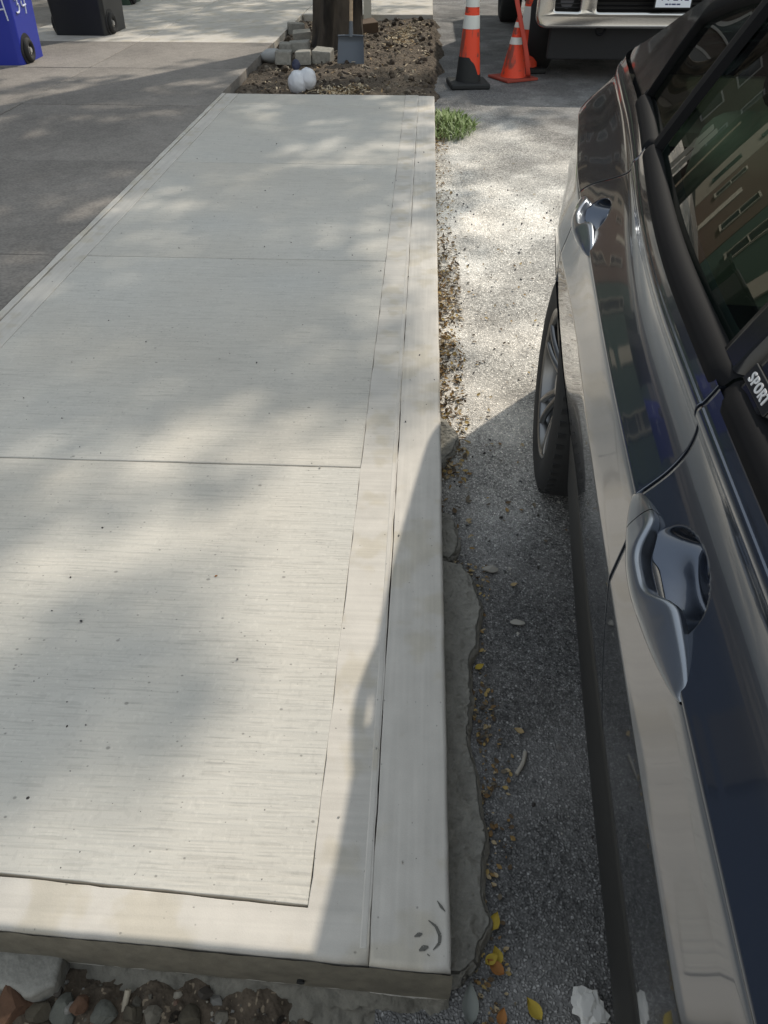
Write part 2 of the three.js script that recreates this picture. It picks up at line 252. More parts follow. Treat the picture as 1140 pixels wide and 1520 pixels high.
// new sidewalk: broom-finished flags, smooth tooled bands and the kerb
const walk = sgroup('new_sidewalk', 'newly poured pale concrete sidewalk with brushed flags', 'sidewalk');
{
  const g2 = 0.0025, XF0 = XL + 0.115;
  // first flag, cut on the skew
  let q = [[XF0, -grooveF(XF0)], [XB, -grooveF(XB)], [XB, -(FJ[1] - g2)], [XF0, -(FJ[1] - g2)]];
  mesh('flag', slab(wobble(q, 0.05, 0.0025, 3, 10), TOP, 0.02, 0.002, 2, [0.3, 0.2]), M.broom, walk);
  for (let k = 1; k < 5; k++) {
    const o = [[0.9, 1.3], [1.7, 0.4], [0.2, 1.1], [1.1, 0.7], [0.5, 0.6]][k];
    mesh('flag', slab(wobble(rect(XF0, XB, FJ[k] + g2, FJ[k + 1] - g2), 0.08, 0.0012, k, 9), TOP - 0.0003, 0.02, k === 4 ? 0.006 : 0.004, 2, o), M.broom, walk);
  }
  // smooth bands: along the kerb, along the old sidewalk, across the cut end
  const fr = [[XB - 0.0015, -grooveF(XB) + 0.004], [XF0 - 0.1, -grooveF(XF0) + 0.004], [XF0 - 0.1, -frontF(XF0)], [XJ - 0.001, -frontF(XJ)], [XJ - 0.001, -FJ[5]], [XB + 0.0003, -FJ[5]], [XB + 0.0003, -grooveF(XB) + 0.004]];
  mesh('smooth_band', slab(wobble(fr, 0.025, 0.003, 9, 14), TOP + 0.0006, 0.02, (x, z) => -z < frontF(x) + 0.006 ? 0.012 : 0.0018, 1, [0.1, 0.4]), M.trowel, walk);
  const br2 = rect(XJ - 0.0165, XJ - 0.004, frontF(XJ) + 0.02, FJ[5] - 0.004);
  mesh('tooled_edge', slab(br2, TOP + 0.0016, 0.1, 0.003, 1, [0.3, 0.6], true), M.trowel, walk);
  mesh('edge_band', slab(wobble(rect(XL + 0.012, XF0 - 0.002, 0.595, FJ[5]), 0.07, 0.0015, 18, 8), TOP, 0.02, 0.006, 1, [0.6, 0.2], true), M.trowel, walk);
  const kb = [[XJ, -frontF(XJ)], [XE, -frontF(XE)], [XE, -(FJ[5] - 0.02)], [XJ, -(FJ[5] - 0.02)]];
  const kg = slab(wobble(kb, 0.05, 0.003, 22, 7), TOP - 0.0006, -0.06, (x, z) => x > XE - 0.01 || -z < frontF(x) + 0.006 ? 0.010 : 0.0018, 1, [0.2, 0.33], true);
  const kerb = mesh('kerb', kg, M.trowel, walk);
  // marks pressed into the kerb: an arc and three dabs
  const mk = plain(0.13, 0.125, 0.11, 0.95);
  const ribbon = (pts, w) => { const v = pts.map(p => P(p[0], p[1], TOP + 0.0008)), t = new TB(); for (let i = 0; i + 1 < v.length; i++) { const a = v[i], b = v[i + 1], d = b.clone().sub(a).normalize(), s0 = w * (0.35 + Math.sin(Math.PI * i / (v.length - 1))), s1 = w * (0.35 + Math.sin(Math.PI * (i + 1) / (v.length - 1))); const n = [-d.z, d.x]; t.quad([a.x + n[0] * s0, a.y, a.z + n[1] * s0, 0, 1, 0, 0, 0], [a.x - n[0] * s0, a.y, a.z - n[1] * s0, 0, 1, 0, 0, 0], [b.x - n[0] * s1, b.y, b.z - n[1] * s1, 0, 1, 0, 0, 0], [b.x + n[0] * s1, b.y, b.z + n[1] * s1, 0, 1, 0, 0, 0]); } return t.geo(); };
  for (const [pts, w] of [[[[636, 1366], [647, 1375], [653, 1388], [652, 1400], [643, 1410]], 0.0022], [[[615, 1390], [622, 1387], [627, 1386]], 0.0026], [[[622, 1411], [629, 1407], [636, 1405]], 0.0034], [[[634, 1416], [638, 1419]], 0.002], [[[649, 1337], [655, 1346], [661, 1353]], 0.0018]]) mesh('scuff_mark', ribbon(pts, w), mk, kerb);
  // rough footing under the cut end
  const ft = grid(420, 44, (a, b) => { const x = lerp(-1.6, XE + 0.004, a), s = b; const out = -0.012 + 0.055 * sst(0.15, 0.7, s) + 0.03 * s, y = lerp(0.044, -0.14, s * s * 0.6 + s * 0.4); const e = 0.022 * nz(x * 26, s * 9, 71) + 0.034 * nz(x * 7, s * 3, 72) + 0.012 * nz(x * 70, s * 24, 73); return [x, y + e * 0.4, -(frontF(x) - out - e * sst(0.1, 0.4, s))]; }, (a, b) => [a * 1.7, b * 0.24]);
  mesh('footing', ft, tm([roughC, roughB], 0.02, 1, { color: rgb(0.72, 0.70, 0.66) }), walk);
  mesh('cut_face', grid(160, 8, (a, b) => { const x = lerp(-1.6, XE + 0.003, a), e = 0.004 * nz(x * 30, b * 6, 91); return [x, lerp(0.139, 0.03, b) + 0.004 * nz(x * 12, 3, 92), -(frontF(x) - 0.0035 - e - 0.004 * Math.sin(Math.PI * b))]; }, (a, b) => [a * 1.7, b * 0.11]), tm([roughC, roughB], 0.004, 1, { color: rgb(0.62, 0.58, 0.5) }), walk);
  mesh('form_hole', at(new THREE.CylinderGeometry(0.007, 0.005, 0.012, 12), P(445, 1478, 0.05).x, 0.062, -frontF(-0.15) + 0.004, 0, Math.PI / 2), plain(0.02, 0.02, 0.018, 1), walk);
}
// spilled concrete hardened at the foot of the kerb
function spill(right, h, label, seed) { // right: its outer edge, from far to near, in photograph pixels
  const e = right.map(p => P(p[0], p[1], 0.01)), fs = e.map(v => -v.z), f0 = Math.min(...fs), f1 = Math.max(...fs), x0 = XE - 0.02;
  const edge = f => { for (let i = 1; i < e.length; i++) if ((fs[i] - f) * (fs[i - 1] - f) <= 0) { const t = (f - fs[i - 1]) / (fs[i] - fs[i - 1] || 1), q = t * t * (3 - 2 * t); return lerp(e[i - 1].x, e[i].x, q); } return x0 + 0.01; };
  const nv = Math.round((f1 - f0) / 0.004), nu = 34;
  const g = grid(nu, nv, (a, b) => { const f = lerp(f0, f1, b), xe = Math.max(x0 + 0.012, edge(f) + 0.010 * nz(f * 24, seed, 3) + 0.003 * nz(f * 70, seed, 4)), x = lerp(x0, xe, a), d = (xe - x), end = Math.min(f - f0, f1 - f); const y = (h * (0.7 + 0.3 * sst(0.1, 0, x - XE)) + 0.016 * nz(x * 16, f * 16, seed) + 0.012 * nz(x * 45, f * 45, seed + 5) + 0.006 * nz(x * 120, f * 120, seed + 7)); return [x, -0.012 + (y + 0.012) * Math.sqrt(clamp(d / 0.013)) * Math.sqrt(clamp(end / 0.02)), -f]; });
  boxUV(g, 1, seed); tag(mesh('concrete_spill', g, M.spill), label, 'concrete');
}
spill([[672, 840], [690, 846], [708, 868], [718, 905], [714, 960], [702, 990], [706, 1040], [700, 1100], [716, 1180], [728, 1250], [722, 1330], [733, 1370], [716, 1430], [690, 1462], [668, 1470]], 0.042, 'long lobed strip of hardened concrete spilled at the foot of the kerb', 5);
spill([[660, 762], [671, 766], [682, 785], [686, 815], [676, 836], [660, 841]], 0.03, 'small rounded lobe of spilled concrete beyond the long strip', 6);
spill([[652, 624], [668, 632], [684, 650], [680, 668], [664, 690], [654, 702]], 0.03, 'sunlit pale lobe of spilled concrete among the gutter leaves', 7);
{ // joint filler between the new and the old sidewalk
  mesh('joint_strip', slab(wobble(rect(XL - 0.022, XL + 0.008, -4, FJ[5]), 0.05, 0.004, 40, 6), TOP + 0.003, 0.05, 0.004, 1, [0.2, 0.8], true), M.trowel, walk);
}
// old sidewalk in flags
const oldwalk = sgroup('old_sidewalk', 'old grey brown concrete sidewalk with wide flags', 'sidewalk');
{
  const xs = [XL - 0.026, -3.18, -4.72], fs = [-4, -2.5, -0.95, 0.6, 1.74, 3.32, 4.86, 6.41, 7.95, 9.5, 11.05, 12.6, 14.15, 15.7, 17.3, 20, 24, 30];
  for (let a = 0; a < 2; a++) for (let k = 0; k + 1 < fs.length; k++) {
    const neu = fs[k] >= 9.4, m = neu ? M.newold : M.old;
    mesh('flag', slab(wobble(rect(xs[a + 1] + 0.004, xs[a] - 0.004, fs[k] + 0.004, fs[k + 1] - 0.004), 0.12, 0.003, k + a * 20, 5), TOP - 0.004 + 0.004 * hsh(k, a, 5), -0.05, 0.006, neu ? 1 : 2, [a * 0.7 + k * 0.37, k * 0.61]), m, oldwalk);
  }
  for (let k = 0; k < 6; k++) mesh('flag', slab(wobble(rect(XL - 0.02, XE, 11.93 + k * 1.6, 11.93 + k * 1.6 + 1.592), 0.1, 0.003, k + 60, 5), TOP, -0.1, 0.01, 1, [k * 0.3, 0.2]), M.newold, oldwalk);
  struct(mesh('front_yard', slab(rect(-9, -4.73, -4, 30), TOP - 0.006, -0.1, 0.004, 2), M.old), 'paved strip between the sidewalk and the house');
  for (const [f0, f1] of [[-5, -0.1]]) mesh('flag', slab(rect(XL + 0.02, XE, f0, f1 - 0.35), TOP, -0.05, 0.008, 2), M.old, oldwalk);
}
// ---- dug ground before the cut end
const dugY = (x, f) => 0.012 + 0.075 * nz(x * 6, f * 6, 77) + 0.045 * nz(x * 18, f * 18, 78) + 0.02 * nz(x * 50, f * 50, 79) - 0.045 * sst(-0.45, 0.05, x);
{
  const g = grid(300, 160, (a, b) => { const x = lerp(XL, XE + 0.02, a), f = lerp(-0.5, 0.62, b); return [x, dugY(x, f), -f]; });
  boxUV(g, 1); struct(mesh('dug_soil', g, M.soil), 'dark dug soil before the cut end of the sidewalk');
}
// ---- tree pit
const pitY = (x, f) => 0.075 + 0.07 * nz(x * 2.2, f * 2.2, 80) + 0.05 * nz(x * 7, f * 7, 81) + 0.05 * Math.exp(-((x + 0.97) ** 2 + (f - 9.5) ** 2) / 0.5) + 0.03 * sst(-0.6, -0.1, x) * sst(8, 9, f) - 0.05 * sst(7.35, 7.0, f);
{
  const g = grid(150, 300, (a, b) => { const x = lerp(XL - 0.02, XE + 0.22, a), f = lerp(6.83, 11.95, b); return [x, pitY(x, f) - 0.17 * sst(XE - 0.08 + 0.16 * nz(f * 2.5, 3, 8), XE + 0.17 + 0.16 * nz(f * 2.5, 3, 8), x) + 0.02 * nz(x * 30, f * 30, 85), -f]; });
  boxUV(g, 1); struct(mesh('tree_pit_soil', g, M.soil), 'bare lumpy soil of the street tree pit');
}
console.log('car');
// ------------------------------------------------------------------ parked dark car
const paint = new THREE.MeshPhysicalMaterial({ color: rgb(0.070, 0.085, 0.115), metalness: 0.9, roughness: 0.24, clearcoat: 1, clearcoatRoughness: 0.04 });
const glassM = new THREE.MeshPhysicalMaterial({ color: rgb(0.50, 0.66, 0.58), roughness: 0.0, transmission: 1, thickness: 0, ior: 1.5 });
const piano = std({ color: rgb(0.012, 0.012, 0.013), roughness: 0.18 });
const inner = plain(0.03, 0.03, 0.031, 0.85), beige = plain(0.36, 0.31, 0.23, 0.8), seatDark = plain(0.035, 0.035, 0.036, 0.75);
const car = thing('parked_car', 'dark metallic grey car parked beside the kerb', 'car', new THREE.Vector3(0.219, 0, 0));
car.rotation.y = -Math.atan(0.07);
{
  const HALF = 0.90, UA = 1.95, FA = -0.80, AR = 0.405, AH = 0.325;
  const prof = [[0.20, -0.092], [0.24, -0.074], [0.30, -0.068], [0.335, -0.072], [0.345, -0.063], [0.42, -0.046], [0.52, -0.027], [0.64, -0.0075], [0.735, 0.0055], [0.757, 0.0082], [0.766, 0.0090], [0.775, 0.0082], [0.83, 0.0015], [0.874, -0.003], [0.886, -0.0075], [0.893, -0.006], [0.899, 0.003], [0.905, 0.005], [0.911, 0.001], [0.925, -0.010], [0.945, -0.024], [0.970, -0.036], [0.995, -0.0405], [1.008, -0.0385], [1.014, -0.0345], [1.024, -0.0335], [1.029, -0.036], [1.031, -0.0385], [1.040, -0.0435], [1.052, -0.049]];
  const crv = new THREE.CatmullRomCurve3(prof.map(p => new THREE.Vector3(p[0], p[1], 0)), false, 'centripetal').getPoints(260).map(p => [p.x, p.y]);
  const pw = h => { if (h <= crv[0][0]) return crv[0][1]; for (let i = 1; i < crv.length; i++) if (crv[i][0] >= h) { const a = crv[i - 1], b = crv[i]; return lerp(a[1], b[1], (h - a[0]) / (b[0] - a[0] || 1)); } return crv[crv.length - 1][1]; };
  const rise = u => 0.022 * sst(0.9, 2.4, u) - 0.03 * sst(0.2, -1.6, u);
  const HB = 1.052;
  const plan = u => (u > 0.6 ? -0.021 * (u - 0.6) ** 2 : 0) - (u > 2.45 ? 0.50 * ((u - 2.45) / 0.65) ** 3 : 0) - (u < -0.2 ? 0.03 * (u + 0.2) ** 2 : 0) - (u < -1.2 ? 0.5 * ((-1.2 - u) / 0.5) ** 3 : 0);
  const W = (h, u) => pw(h) + plan(u) + 0.045 * Math.exp(-(((u - UA) / 0.36) ** 2) - (((h - 0.62) / 0.22) ** 2)) + 0.03 * Math.exp(-(((u - FA) / 0.36) ** 2) - (((h - 0.62) / 0.22) ** 2)) - 0.055 * sst(0.9, 2.1, u) * sst(0.92, 1.04, h);
  const L = (w, h, u) => [-w, h, -u];
  const hh = (h, u) => h + rise(u) * sst(0.5, 0.9, h);
  const arch = u => { for (const c of [UA, FA]) { const d = AR * AR - (u - c) ** 2; if (d > 0) return AH + Math.sqrt(d); } return 0; };
  const rows = crv.map(c => c[0]).filter(h => h >= 0.335).filter((h, i) => h > 0.872 || (h > 0.74 && h < 0.79) || i % 4 === 0);
  const cups = [[0.540, 0.921, 0.074, 0.033], [1.580, 0.921, 0.074, 0.033]];
  const mirror = g => { const q = g.clone(), p = q.attributes.position, n = q.attributes.normal; for (let i = 0; i < p.count; i++) { p.setX(i, 2 * HALF - p.getX(i)); n.setX(i, -n.getX(i)); } if (q.index) { const a = q.index.array; for (let i = 0; i < a.length; i += 3) { const t = a[i]; a[i] = a[i + 1]; a[i + 1] = t; } } else { for (let i = 0; i < p.count; i += 3) for (const k of Object.keys(q.attributes)) { const at_ = q.attributes[k], s = at_.itemSize; for (let c = 0; c < s; c++) { const t = at_.array[i * s + c]; at_.array[i * s + c] = at_.array[(i + 1) * s + c]; at_.array[(i + 1) * s + c] = t; } } } return q; };
  const both = (name, g, m) => { const a = mesh(name, g, m, car), b = mesh(name, mirror(g), m, car); return [a, b]; };
  function panel(u0f, u1f, hs, n, lowF, dense) {
    const st = [0, 0.0001, 0.004, 0.008]; const s = [...st]; for (let i = 1; i < n; i++) s.push(i / n); const m = dense ? 130 : 0; for (let i = 0; i <= m; i++) if (m) s.push(dense[0] + (dense[1] - dense[0]) * i / m); s.push(0.992, 0.996, 0.9999, 1);
    s.sort((a, b) => a - b);
    return grid(s.length - 1, hs.length, (a, b, i, j) => {
      const jj = Math.min(hs.length - 1, Math.max(0, j - 1)), h0 = hs[jj], u = lerp(u0f(h0), u1f(h0), s[i]); let h = h0; const lo = Math.max(lowF ? lowF(u) : 0, arch(u)); const clampd = h < lo; if (clampd) h = lo;
      let w = W(h, u);
      for (const c of cups) { const d = ((u - c[0]) / c[2]) ** 2 + ((h - c[1]) / c[3]) ** 2; if (d < 1) { const a0 = pw(0.884), a1 = pw(0.956), flat = lerp(a0, a1, (h - 0.884) / 0.072) + W(h, u) - pw(h); w = lerp(w, flat - 0.030, sst(1, 0.45, d)); } }
      if (i === 0 || i === s.length - 1 || j === 0) w -= 0.022;
      return L(w, hh(h, u), u);
    });
  }
  const rearCut = h => { if (h > 1.03) return 1.60; if (h > 0.90) return lerp(1.79, 1.60, sst(0.90, 1.03, h)); const d = (AR + 0.02) ** 2 - (h - AH) ** 2; return Math.min(1.79, d > 0 ? UA - Math.sqrt(d) : 1.79); };
  const fCut = h => -0.30 - 0.02 * sst(0.6, 0.4, h), bCut = h => 0.690 - 0.012 * sst(0.7, 0.4, h) + 0.006 * sst(0.93, 1.03, h);
  both('front_door', panel(h => fCut(h) + 0.0025, h => bCut(h) - 0.0025, rows, 46, null, [0.761, 0.939]), paint);
  both('rear_door', panel(h => bCut(h) + 0.0025, h => rearCut(h) - 0.0025, rows, 46, null, [0.72, 0.90]), paint);
  both('quarter_panel', panel(h => h > 0.70 ? rearCut(h) + 0.0025 : 1.79, h => 3.10, [0.23, 0.26, 0.29, 0.32, ...rows], 110, u => u < UA ? 0.70 : 0), paint);
  both('front_fender', panel(h => -1.70, h => fCut(h) - 0.0025, [0.23, 0.26, 0.29, 0.32, ...rows], 90, u => u > FA ? 0.34 : 0), paint);
  const skirt = [[0.160, -0.13], [0.175, -0.098], [0.20, -0.072], [0.25, -0.060], [0.33, -0.051], [0.42, -0.0405], [0.445, -0.0375], [0.455, -0.0385], [0.459, -0.043], [0.457, -0.060]];
  both('rocker_panel', grid(40, skirt.length - 1, (a, b, i, j) => { const u = lerp(-0.40, 1.555, a); return L(skirt[j][1] + plan(u), skirt[j][0], u); }), new THREE.MeshPhysicalMaterial({ color: rgb(0.022, 0.023, 0.023), roughness: 0.5, specularIntensity: 0.5 }));
  // inner shell (door cards and the dark behind the gaps), stopped at the wheel houses
  const shellRows = [0.17, 0.25, 0.4, 0.55, 0.66, 0.70, 0.8, 0.9, 0.97, 1.02, 1.034];
  both('door_card', grid(60, shellRows.length - 1, (a, b, i, j) => { const u = lerp(-0.42, 1.57, a), h = shellRows[j]; return L(W(h, u) - 0.075, hh(h, u), u); }), inner);
  both('inner_fender', grid(60, 5, (a, b) => { const u = lerp(1.3, 3.0, a), h = lerp(0.70, 1.03, b); return L(W(h, u) - 0.07, hh(h, u), u); }), inner);
  // wheel houses and arch lips
  for (const c of [UA, FA]) {
    both('wheel_house', grid(40, 3, (a, b) => { const t = Math.PI * (1.06 * a - 0.03), r = AR + 0.012, u = c - Math.cos(t) * r, h = AH + Math.sin(t) * r, w = b < 0.01 ? W(Math.max(h, .3), u) - 0.02 : -0.05 - 0.28 * b; return L(w, h, u); }), plain(0.03, 0.03, 0.03, 0.95));
    both('arch_lip', grid(48, 3, (a, b, i, j) => { const t = Math.PI * (0.98 * a + 0.01), r = AR - [0, 0.004, 0.004, 0][j], u = c - Math.cos(t) * r, h = AH + Math.sin(t) * r; return L(W(Math.max(h, 0.34), u) + [0.001, 0, -0.014, -0.022][j], hh(h, u), u); }), paint);
    mesh('wheel_house', at(new THREE.BoxGeometry(1.1, 0.5, 0.78), HALF, 0.45, -c), inner, car);
  }
  // upper body
  const hc = u => { const k = [[-1.72, 0.80], [-1.3, 0.95], [-0.85, 1.03], [-0.45, 1.22], [-0.05, 1.39], [0.4, 1.445], [0.9, 1.455], [1.4, 1.43], [1.9, 1.35], [2.4, 1.21], [2.8, 1.12], [3.1, 1.08]]; for (let i = 1; i < k.length; i++) if (u <= k[i][0]) { const t = (u - k[i - 1][0]) / (k[i][0] - k[i - 1][0]); const m = j => j <= 0 || j >= k.length - 1 ? 0 : (k[j + 1][1] - k[j - 1][1]) / (k[j + 1][0] - k[j - 1][0]); const d = k[i][0] - k[i - 1][0], t2 = t * t, t3 = t2 * t; return (2 * t3 - 3 * t2 + 1) * k[i - 1][1] + (t3 - 2 * t2 + t) * d * m(i - 1) + (-2 * t3 + 3 * t2) * k[i][1] + (t3 - t2) * d * m(i); } return k[k.length - 1][1]; };
  const hb = u => hh(HB, u), wb = u => W(HB, u) - 0.011;
  const hr = u => Math.max(hb(u) + 0.012, hc(u) - 0.045 - 0.03 * sst(1.6, 2.6, u) - 0.02 * sst(-0.1, -0.8, u));
  const slope = u => 0.46;
  const side = (u, h, off = 0) => { const d = h - hb(u); return L(wb(u) - slope(u) * d - 0.10 * d * d + off, h + off * 0.4, u); };   // greenhouse side
  const wr = u => { const d = hr(u) - hb(u); return wb(u) - slope(u) * d - 0.10 * d * d; };
  const dlo = u => { const a = hr(u) - 0.035; if (u > 1.15) { const t = clamp((u - 1.15) / (1.97 - 1.15)); return Math.min(a, lerp(hb(u) + 0.012, hr(1.15) - 0.02, Math.sqrt(Math.max(0, 1 - t ** 6.5)))); } if (u < -0.1) { return Math.min(a, hb(u) + 0.02 + 0.9 * (u + 0.62)); } return a; };
  const roofG = (u0, u1, n, s0, s1) => grid(n, 18, (a, b) => { const u = lerp(u0, u1, a), s = lerp(s0, s1, b); const w0 = wr(u), h0 = hr(u), th = s * Math.PI / 2; const w = lerp(w0, -HALF, s), h = h0 + (hc(u) - h0) * Math.pow(Math.sin(th), 0.75); return L(w, h, u); });
  both('roof', roofG(-0.03, 1.55, 40, 0, 1.0), paint);
  both('rear_deck', roofG(1.55, 3.10, 50, 0, 0.30), paint);
  both('rear_deck', roofG(2.72, 3.10, 16, 0.30, 1), paint);
  both('rear_window', roofG(1.55, 2.72, 40, 0.30, 1), new THREE.MeshPhysicalMaterial({ color: rgb(0.05, 0.06, 0.055), roughness: 0, transmission: 1, thickness: 0 }));
  both('windscreen', roofG(-0.86, -0.03, 30, 0.12, 1), glassM);
  both('windscreen_pillar', roofG(-0.86, -0.03, 30, 0, 0.12), paint);
  both('bonnet', roofG(-1.72, -0.86, 30, 0, 1), paint);
  both('roof_rail', grid(120, 10, (a, b) => { const u = lerp(-0.75, 3.10, a), lo = u > 1.97 ? hb(u) : Math.max(hb(u), dlo(u) + 0.002); return side(u, lerp(Math.min(lo, hr(u)), hr(u), b), 0); }), paint);
  mesh('rear_face', grid(24, 16, (a, b) => { const h = lerp(0.23, 1.07, b), w0 = W(Math.min(h, 1.03), 3.10); const x = lerp(-w0, 2 * HALF + w0, a); return [x, h, -(3.10 + 0.05 * Math.sin(Math.PI * a) + 0.03 * Math.sin(Math.PI * b))]; }), paint, car);
  mesh('front_face', grid(24, 16, (a, b) => { const h = lerp(0.2, 0.99, b), w0 = W(Math.min(h, 1.03), -1.70); const x = lerp(-w0, 2 * HALF + w0, a); return [x, h, 1.70 + 0.12 * Math.sin(Math.PI * a) + 0.05 * Math.sin(Math.PI * b)]; }), paint, car);
  // side glass
  const pane = (u0, u1, n) => grid(n, 12, (a, b) => { const u = lerp(u0, u1, a); return side(u, lerp(hb(u) - 0.004, Math.max(hb(u), dlo(u) - 0.004), b), -0.010); });
  both('front_window', pane(-0.60, 0.66, 40), glassM);
  both('rear_window_side', pane(0.72, 1.53, 36), glassM);
  both('quarter_window', pane(1.575, 1.965, 30), glassM);
  // black belt moulding in three lengths, window frame, pillars, divider
  const mould = (u0, u1, n) => grid(n, 8, (a, b, i, j) => { const u = lerp(u0, u1, a), q = [[0.010, -0.012], [0.0125, -0.006], [0.0125, -0.001], [0.011, 0.004], [0.010, 0.008], [0.006, 0.012], [0.001, 0.015], [-0.006, 0.016], [-0.012, 0.012]][j]; const e = i === 0 || i === n ? -0.008 : 0; return side(u, hb(u) + q[1], q[0] + e); });
  for (const [a, b] of [[-0.62, 0.693], [0.699, 1.592], [1.598, 1.99]]) both('belt_moulding', mould(a, b, 40), M.darktrim);
  const frame = grid(150, 6, (a, b, i, j) => { const u = lerp(-0.62, 1.99, a), h = dlo(u); const q = [[-0.014, -0.024], [0.001, -0.022], [0.004, -0.014], [0.004, 0.004], [0.003, 0.010], [0.000, 0.012], [-0.006, 0.012]][j]; return side(u, Math.max(h + q[1], hb(u)), q[0]); });
  both('window_frame', frame, M.darktrim);
  const pillar = (u0, u1, lean, o) => grid(8, 14, (a, b, i) => { const t = b, um = (u0 + u1) / 2 + lean * t, h0 = hb(um) + 0.012, h = lerp(h0, dlo(um) - 0.01, t), u = lerp(u0, u1, a) + lean * t; return side(u, h, (i === 0 || i === 8) ? o - 0.012 : o); });
  const bp = both('door_pillar', pillar(0.612, 0.693, -0.02, 0.003), piano); both('door_pillar', pillar(0.699, 0.765, -0.02, 0.003), piano);
  both('window_divider', pillar(1.535, 1.598, -0.09, 0.004), M.darktrim);
  // badge
  const font = await new FontLoader().loadAsync('fonts/droid/droid_sans_bold.typeface.json');
  {
    const uB = 0.645, hB0 = hb(uB) + 0.027, a = new THREE.Vector3(...side(uB, hB0, 0.004)), b = new THREE.Vector3(...side(uB - 0.05, hB0, 0.004)), c = new THREE.Vector3(...side(uB, hB0 + 0.05, 0.004));
    const ex = b.clone().sub(a).normalize(), ez = ex.clone().cross(c.clone().sub(a)).normalize(), ey = ez.clone().cross(ex);
    const B = new THREE.Matrix4().makeBasis(ex, ey, ez).setPosition(a);
    const plate = box(0.074, 0.020, 0.003, 0.0014); plate.applyMatrix4(B); const bg = mesh('badge', plate, std({ color: rgb(0.008, 0.008, 0.009), roughness: 0.3 }), car);
    const tg = new TextGeometry('SPORT', { font, size: 0.0108, depth: 0.0012, curveSegments: 4 }); tg.computeBoundingBox(); const bb = tg.boundingBox; tg.translate(-(bb.max.x + bb.min.x) / 2, -(bb.max.y + bb.min.y) / 2, 0.0013); tg.scale(1.18, 1, 1); tg.applyMatrix4(B);
    mesh('badge_lettering', tg, plain(0.7, 0.7, 0.7, 0.4), bg);
  }
  // door handles on the crease
  const handleM = new THREE.MeshPhysicalMaterial({ color: rgb(0.24, 0.26, 0.29), metalness: 0.9, roughness: 0.3, clearcoat: 1, clearcoatRoughness: 0.03 });
  for (const [ua, ub] of [[0.405, 0.70], [1.435, 1.755]]) {
    const sec = (t0, t1) => grid(48, 20, (a, b) => {
      const t = lerp(t0, t1, a), u = lerp(ua, ub, t), an = b * Math.PI * 2, bow = Math.sin(Math.PI * t), dip = Math.exp(-(((t - 0.52) / 0.17) ** 4));
      const hl = 0.899 - 0.009 * Math.pow(bow, 0.6), hu = 0.901 + 0.033 * Math.pow(bow, 0.55) * (1 - 0.72 * dip), so = -0.002 + 0.020 * Math.pow(bow, 0.8);
      const A = [so + 0.003, hl], B = [so - (hu - hl) * 0.55 * (1 - 0.5 * dip), hu], cx = (A[0] + B[0]) / 2, cyy = (A[1] + B[1]) / 2, ex = (B[0] - A[0]) / 2, ey = (B[1] - A[1]) / 2, el = Math.hypot(ex, ey) || 1, th = 0.0015 + 0.006 * Math.pow(bow, 0.5);
      const sg = v => Math.sign(v) * Math.pow(Math.abs(v), 0.8), c = sg(Math.cos(an)), q = sg(Math.sin(an)) * th * (Math.sin(an) < 0 ? 2.7 : 1);
      return L(W(0.902, u) + cx + ex * c + q * ey / el, hh(cyy + ey * c - q * ex / el, u), u);
    });
    both('door_handle', sec(0, 0.80), handleM);
    both('handle_cap', sec(0.806, 1), handleM);
  }
  // wheels
  const tyreP = [[0.215, -0.105], [0.232, -0.112], [0.27, -0.116], [0.30, -0.110], [0.318, -0.096], [0.325, -0.07], [0.326, 0], [0.325, 0.07], [0.318, 0.096], [0.30, 0.110], [0.27, 0.116], [0.232, 0.112], [0.215, 0.105]].map(p => new THREE.Vector2(p[0], p[1]));
  const tyreG = new THREE.LatheGeometry(tyreP, 64); tyreG.rotateZ(Math.PI / 2);
  const treadG = []; for (let k = 0; k < 60; k++) for (const s of [-1, 1]) { const b = new THREE.BoxGeometry(0.035, 0.006, 0.012); b.translate(s * 0.085, 0.319, 0); b.rotateX(k / 60 * Math.PI * 2); treadG.push(b); }
  const rimG = new THREE.LatheGeometry([[0.205, 0.09], [0.222, 0.104], [0.216, 0.108], [0.207, 0.10], [0.198, 0.07], [0.19, -0.09], [0.215, -0.1]].map(p => new THREE.Vector2(p[0], p[1])), 56); rimG.rotateZ(Math.PI / 2);
  const spokes = [];
  for (let k = 0; k < 5; k++) for (const s of [-1, 1]) {
    const g = grid(14, 8, (a, b) => { const r = lerp(0.045, 0.205, a), an = b * Math.PI * 2, half = lerp(0.013, 0.009, a), dp = 0.012; return [-(0.060 + 0.035 * Math.sin(a * 1.5)) - dp * Math.sin(an) * 0.9, r, s * lerp(0.010, 0.036, a) + half * Math.cos(an)]; });
    g.rotateX(k / 5 * Math.PI * 2); spokes.push(g);
  }
  const hub = new THREE.LatheGeometry([[0.0, 0.085], [0.028, 0.084], [0.045, 0.078], [0.06, 0.06], [0.06, 0.02]].map(p => new THREE.Vector2(p[0], p[1])), 32); hub.rotateZ(Math.PI / 2);
  const disc = new THREE.CylinderGeometry(0.15, 0.15, 0.02, 40); disc.rotateZ(Math.PI / 2);
  for (const c of [UA, FA]) for (const s of [0, 1]) {
    const f = g => { g = s ? at(g.clone(), 0, 0, 0, Math.PI) : g.clone(); return g.translate(s ? 2 * HALF - 0.145 : 0.145, 0.3255, -c); };
    const t = mesh('wheel', f(merge([tyreG, ...treadG])), M.rubber, car);
    mesh('rim', f(rimG), M.alloy, t); mesh('spokes', f(merge([...spokes, hub])), M.alloy, t); mesh('brake_disc', f(disc), plain(0.03, 0.03, 0.03, 0.6), t);
  }
  // floor, seats, rear shelf
  mesh('floor', at(new THREE.BoxGeometry(1.5, 0.04, 3.9), HALF, 0.24, -0.7), plain(0.045, 0.045, 0.045, 0.9), car);
